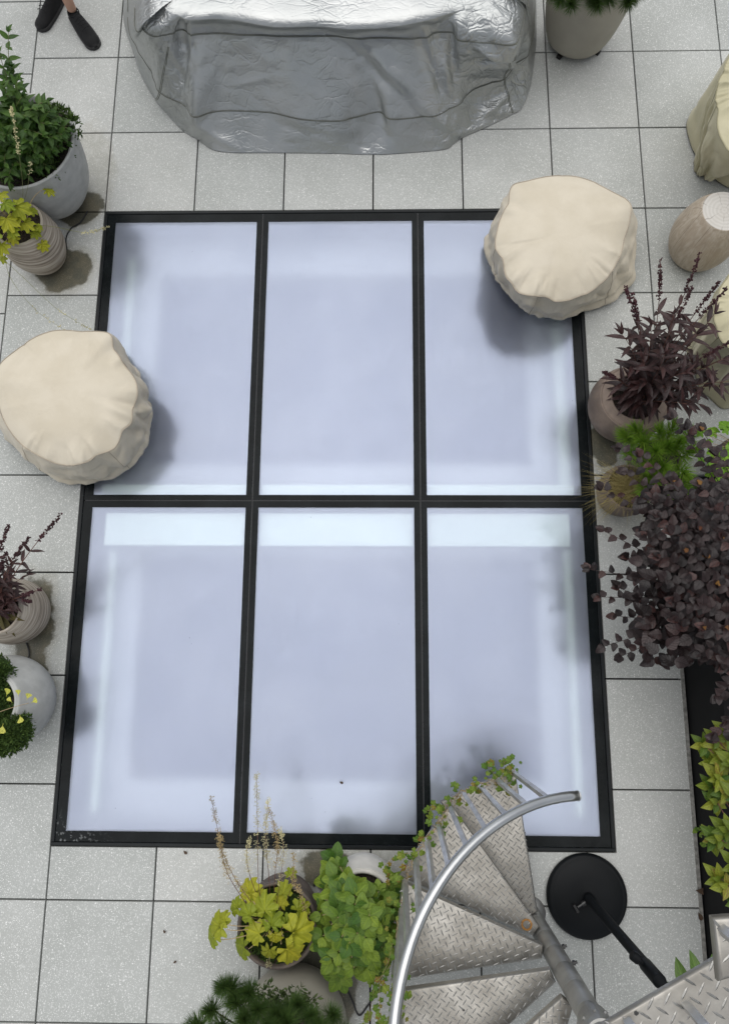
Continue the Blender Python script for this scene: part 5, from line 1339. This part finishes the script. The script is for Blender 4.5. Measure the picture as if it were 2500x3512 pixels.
# rt points to the figure's right when it faces fwd
def skin_body():
    vs = []; ed = []; rd = []
    def add(p, r, parent=None):
        vs.append(tuple(Vector(p) - Vector((mid.x, mid.y, 0)))); rd.append(r); i = len(vs) - 1
        if parent is not None: ed.append((parent, i))
        return i
    pv = add(hip, (.15, .11)); wa = add(hip + UP * .18, (.135, .10), pv); ch = add(hip + UP * .40, (.16, .115), wa); nk = add(hip + UP * .56, (.06, .06), ch)
    hd0 = add(hip + UP * .64 + fwd * .02, (.06, .065), nk); hd1 = add(hip + UP * .74 + fwd * .03, (.082, .10), hd0); add(hip + UP * .83 + fwd * .02, (.06, .075), hd1)
    for sg, an in ((1, aL), (-1, aR)):
        side = rt * sg
        if (an - mid).dot(side) < 0: side = -side
        h_ = add(hip + side * .09 - UP * .05, (.095, .095), pv); kn = hip.lerp(an, .52) + side * .03 + fwd * .03
        k_ = add(kn, (.06, .06), add(hip.lerp(kn, .5) + side * .06, (.085, .085), h_)); c_ = add(kn.lerp(an, .35) - fwd * .015, (.055, .058), k_); add(an, (.032, .036), add(kn.lerp(an, .8), (.034, .038), c_))
        s_ = add(hip + UP * .50 + side * .18, (.055, .055), ch); el = add(hip + UP * .22 + side * .25, (.04, .04), s_); wr = add(hip - UP * .02 + side * .26 + fwd * .08, (.026, .03), el); pa = add(hip - UP * .10 + side * .26 + fwd * .10, (.022, .04), wr)
        for q in range(4): add(hip - UP * (.185 + .008 * (q in (1, 2))) + side * .25 + fwd * (.07 + .022 * q), (.008, .008), add(hip - UP * .15 + side * .262 + fwd * (.075 + .021 * q), (.009, .009), pa))
        add(hip - UP * .12 + side * .24 + fwd * .155, (.009, .009), add(hip - UP * .08 + side * .25 + fwd * .135, (.011, .011), wr))
    me = bpy.data.meshes.new("body"); me.from_pydata(vs, ed, []); o = bpy.data.objects.new("body", me); COL.objects.link(o); o.parent = pe
    md = o.modifiers.new("skin", 'SKIN'); me.materials.append(M_skin)
    if not me.skin_vertices: pass
    for i, r in enumerate(rd): me.skin_vertices[0].data[i].radius = r
    me.skin_vertices[0].data[0].use_root = True
    o.modifiers.new("sub", 'SUBSURF').levels = 2; o.modifiers["sub"].render_levels = 2; md.use_smooth_shade = True
    return o
try: skin_body()
except Exception as ex: print("body failed", ex)
def shoe(toe, heel, lab):
    d = (toe - heel); L = d.length; d.normalize(); x = Vector((d.y, -d.x, 0)); b = MB(); so_ = MB()
    def sect(t):   # half width along the foot, sole outline
        return .037 + .018 * math.sin(math.pi * min(1, t * .62 + .1)) ** 2 if t < .8 else (.0548 * math.sqrt(max(0, 1 - ((t - .8) / .205) ** 2)) + .0002)
    N_ = 22; M_ = 16; rings = []
    for i in range(N_ + 1):
        t = i / N_; w = sect(t) if t > .06 else sect(.06) * math.sqrt(max(.02, 1 - ((.06 - t) / .06) ** 2))
        hgt = .078 if t < .34 else .078 - .040 * ((t - .34) / .45) if t < .79 else .038 * math.sqrt(max(.05, 1 - ((t - .79) / .22) ** 2))
        c = heel + d * (t * L); c.z = .020
        r_ = []
        for k in range(M_):
            a = math.pi * k / (M_ - 1); r_.append(c + x * (w * math.cos(a) * (1 - .12 * math.sin(a))) + UP * (hgt * math.sin(a) ** .75))
        rings.append(r_)
    vs = [v for r_ in rings for v in r_]; fs = [(i * M_ + k, i * M_ + k + 1, (i + 1) * M_ + k + 1, (i + 1) * M_ + k) for i in range(N_) for k in range(M_ - 1)]
    fs += [tuple(range(M_)), tuple(range(N_ * M_, (N_ + 1) * M_))[::-1]]
    b.add(vs, fs)
    o = b.build("shoe", M_shoe, pe, True)
    ol = [heel + d * (t * L) + x * (sect(max(.06, t)) * (1 if t > .06 else math.sqrt(max(.02, 1 - ((.06 - t) / .06) ** 2))) + .004) for t in [i / 20 for i in range(21)]]
    orr = [heel + d * (t * L) - x * (sect(max(.06, t)) * (1 if t > .06 else math.sqrt(max(.02, 1 - ((.06 - t) / .06) ** 2))) + .004) for t in [i / 20 for i in range(20, -1, -1)]]
    so_.prism([(p.x, p.y) for p in (ol + orr)][::-1], .002, .026); so_.build("sole", M_sole, o)
    lc = MB()
    for q in range(5):
        t = .40 + .075 * q; hgt = .078 - .040 * ((t - .34) / .45); w = sect(t); pts = []
        for k in range(9):
            a = math.pi * (.28 + .44 * k / 8); pts.append(heel + d * ((t + .02 * math.cos(a)) * L) + x * (w * math.cos(a) * (1 - .12 * math.sin(a))) + UP * (.021 + hgt * math.sin(a) ** .75))
        lc.tube(pts, .0028, 5)
    lc.build("laces", M_shoe, o)
    cl = MB(); cc = heel + d * .075; cl.lathe([(.040, .075), (.043, .092), (.040, .098), (.036, .094)], (cc.x, cc.y, 0), 20, lambda p, a: Vector((p.x, p.y, p.z)) if False else p); cl.build("collar", M_shoe, o, True)
shoe(toeR, heelR, None); shoe(toeL, heelL, None)
b = MB(); b.lathe([(.05, .0), (.044, .12), (.04, .2)], (aL.x, aL.y, .08), 18); b.build("sock", M_cloth, pe, True)
b = MB(); b.lathe([(.175, -.10), (.178, .0), (.155, .12), (.15, .2)], hip, 28, lambda p, a: Vector((p.x, p.y * .85, p.z)))
for an in (aR, aL):
    top = hip.lerp(an, .05); low = hip.lerp(an, .46); side = (an - mid).normalized(); b.tube([hip + side * .08 - UP * .04, top.lerp(low, .5) + side * .06, low + side * .05], [.115, .118, .115], 18)
b.build("shorts", M_cloth, pe, True)
b = MB(); b.lathe([(.165, .14), (.17, .25), (.185, .40), (.18, .48), (.09, .56), (.075, .57)], hip, 28, lambda p, a: Vector((p.x * 1.05, p.y * .75, p.z)))
for sg in (1, -1): b.tube([hip + UP * .50 + rt * sg * .13, hip + UP * .40 + rt * sg * .21, hip + UP * .32 + rt * sg * .235], [.075, .07, .068], 14)
b.build("shirt", M_cloth, pe, True)
b = MB(); hc = hip + UP * .775 + fwd * .015
b.lathe([(.0005, .115), (.05, .105), (.085, .07), (.098, .02), (.095, -.03), (.085, -.07)], hc, 24, lambda p, a: p - fwd * .012 if p.z > -.02 else p - fwd * .03); b.build("hair", M_hair, pe, True)
print("objects", len(bpy.data.objects))
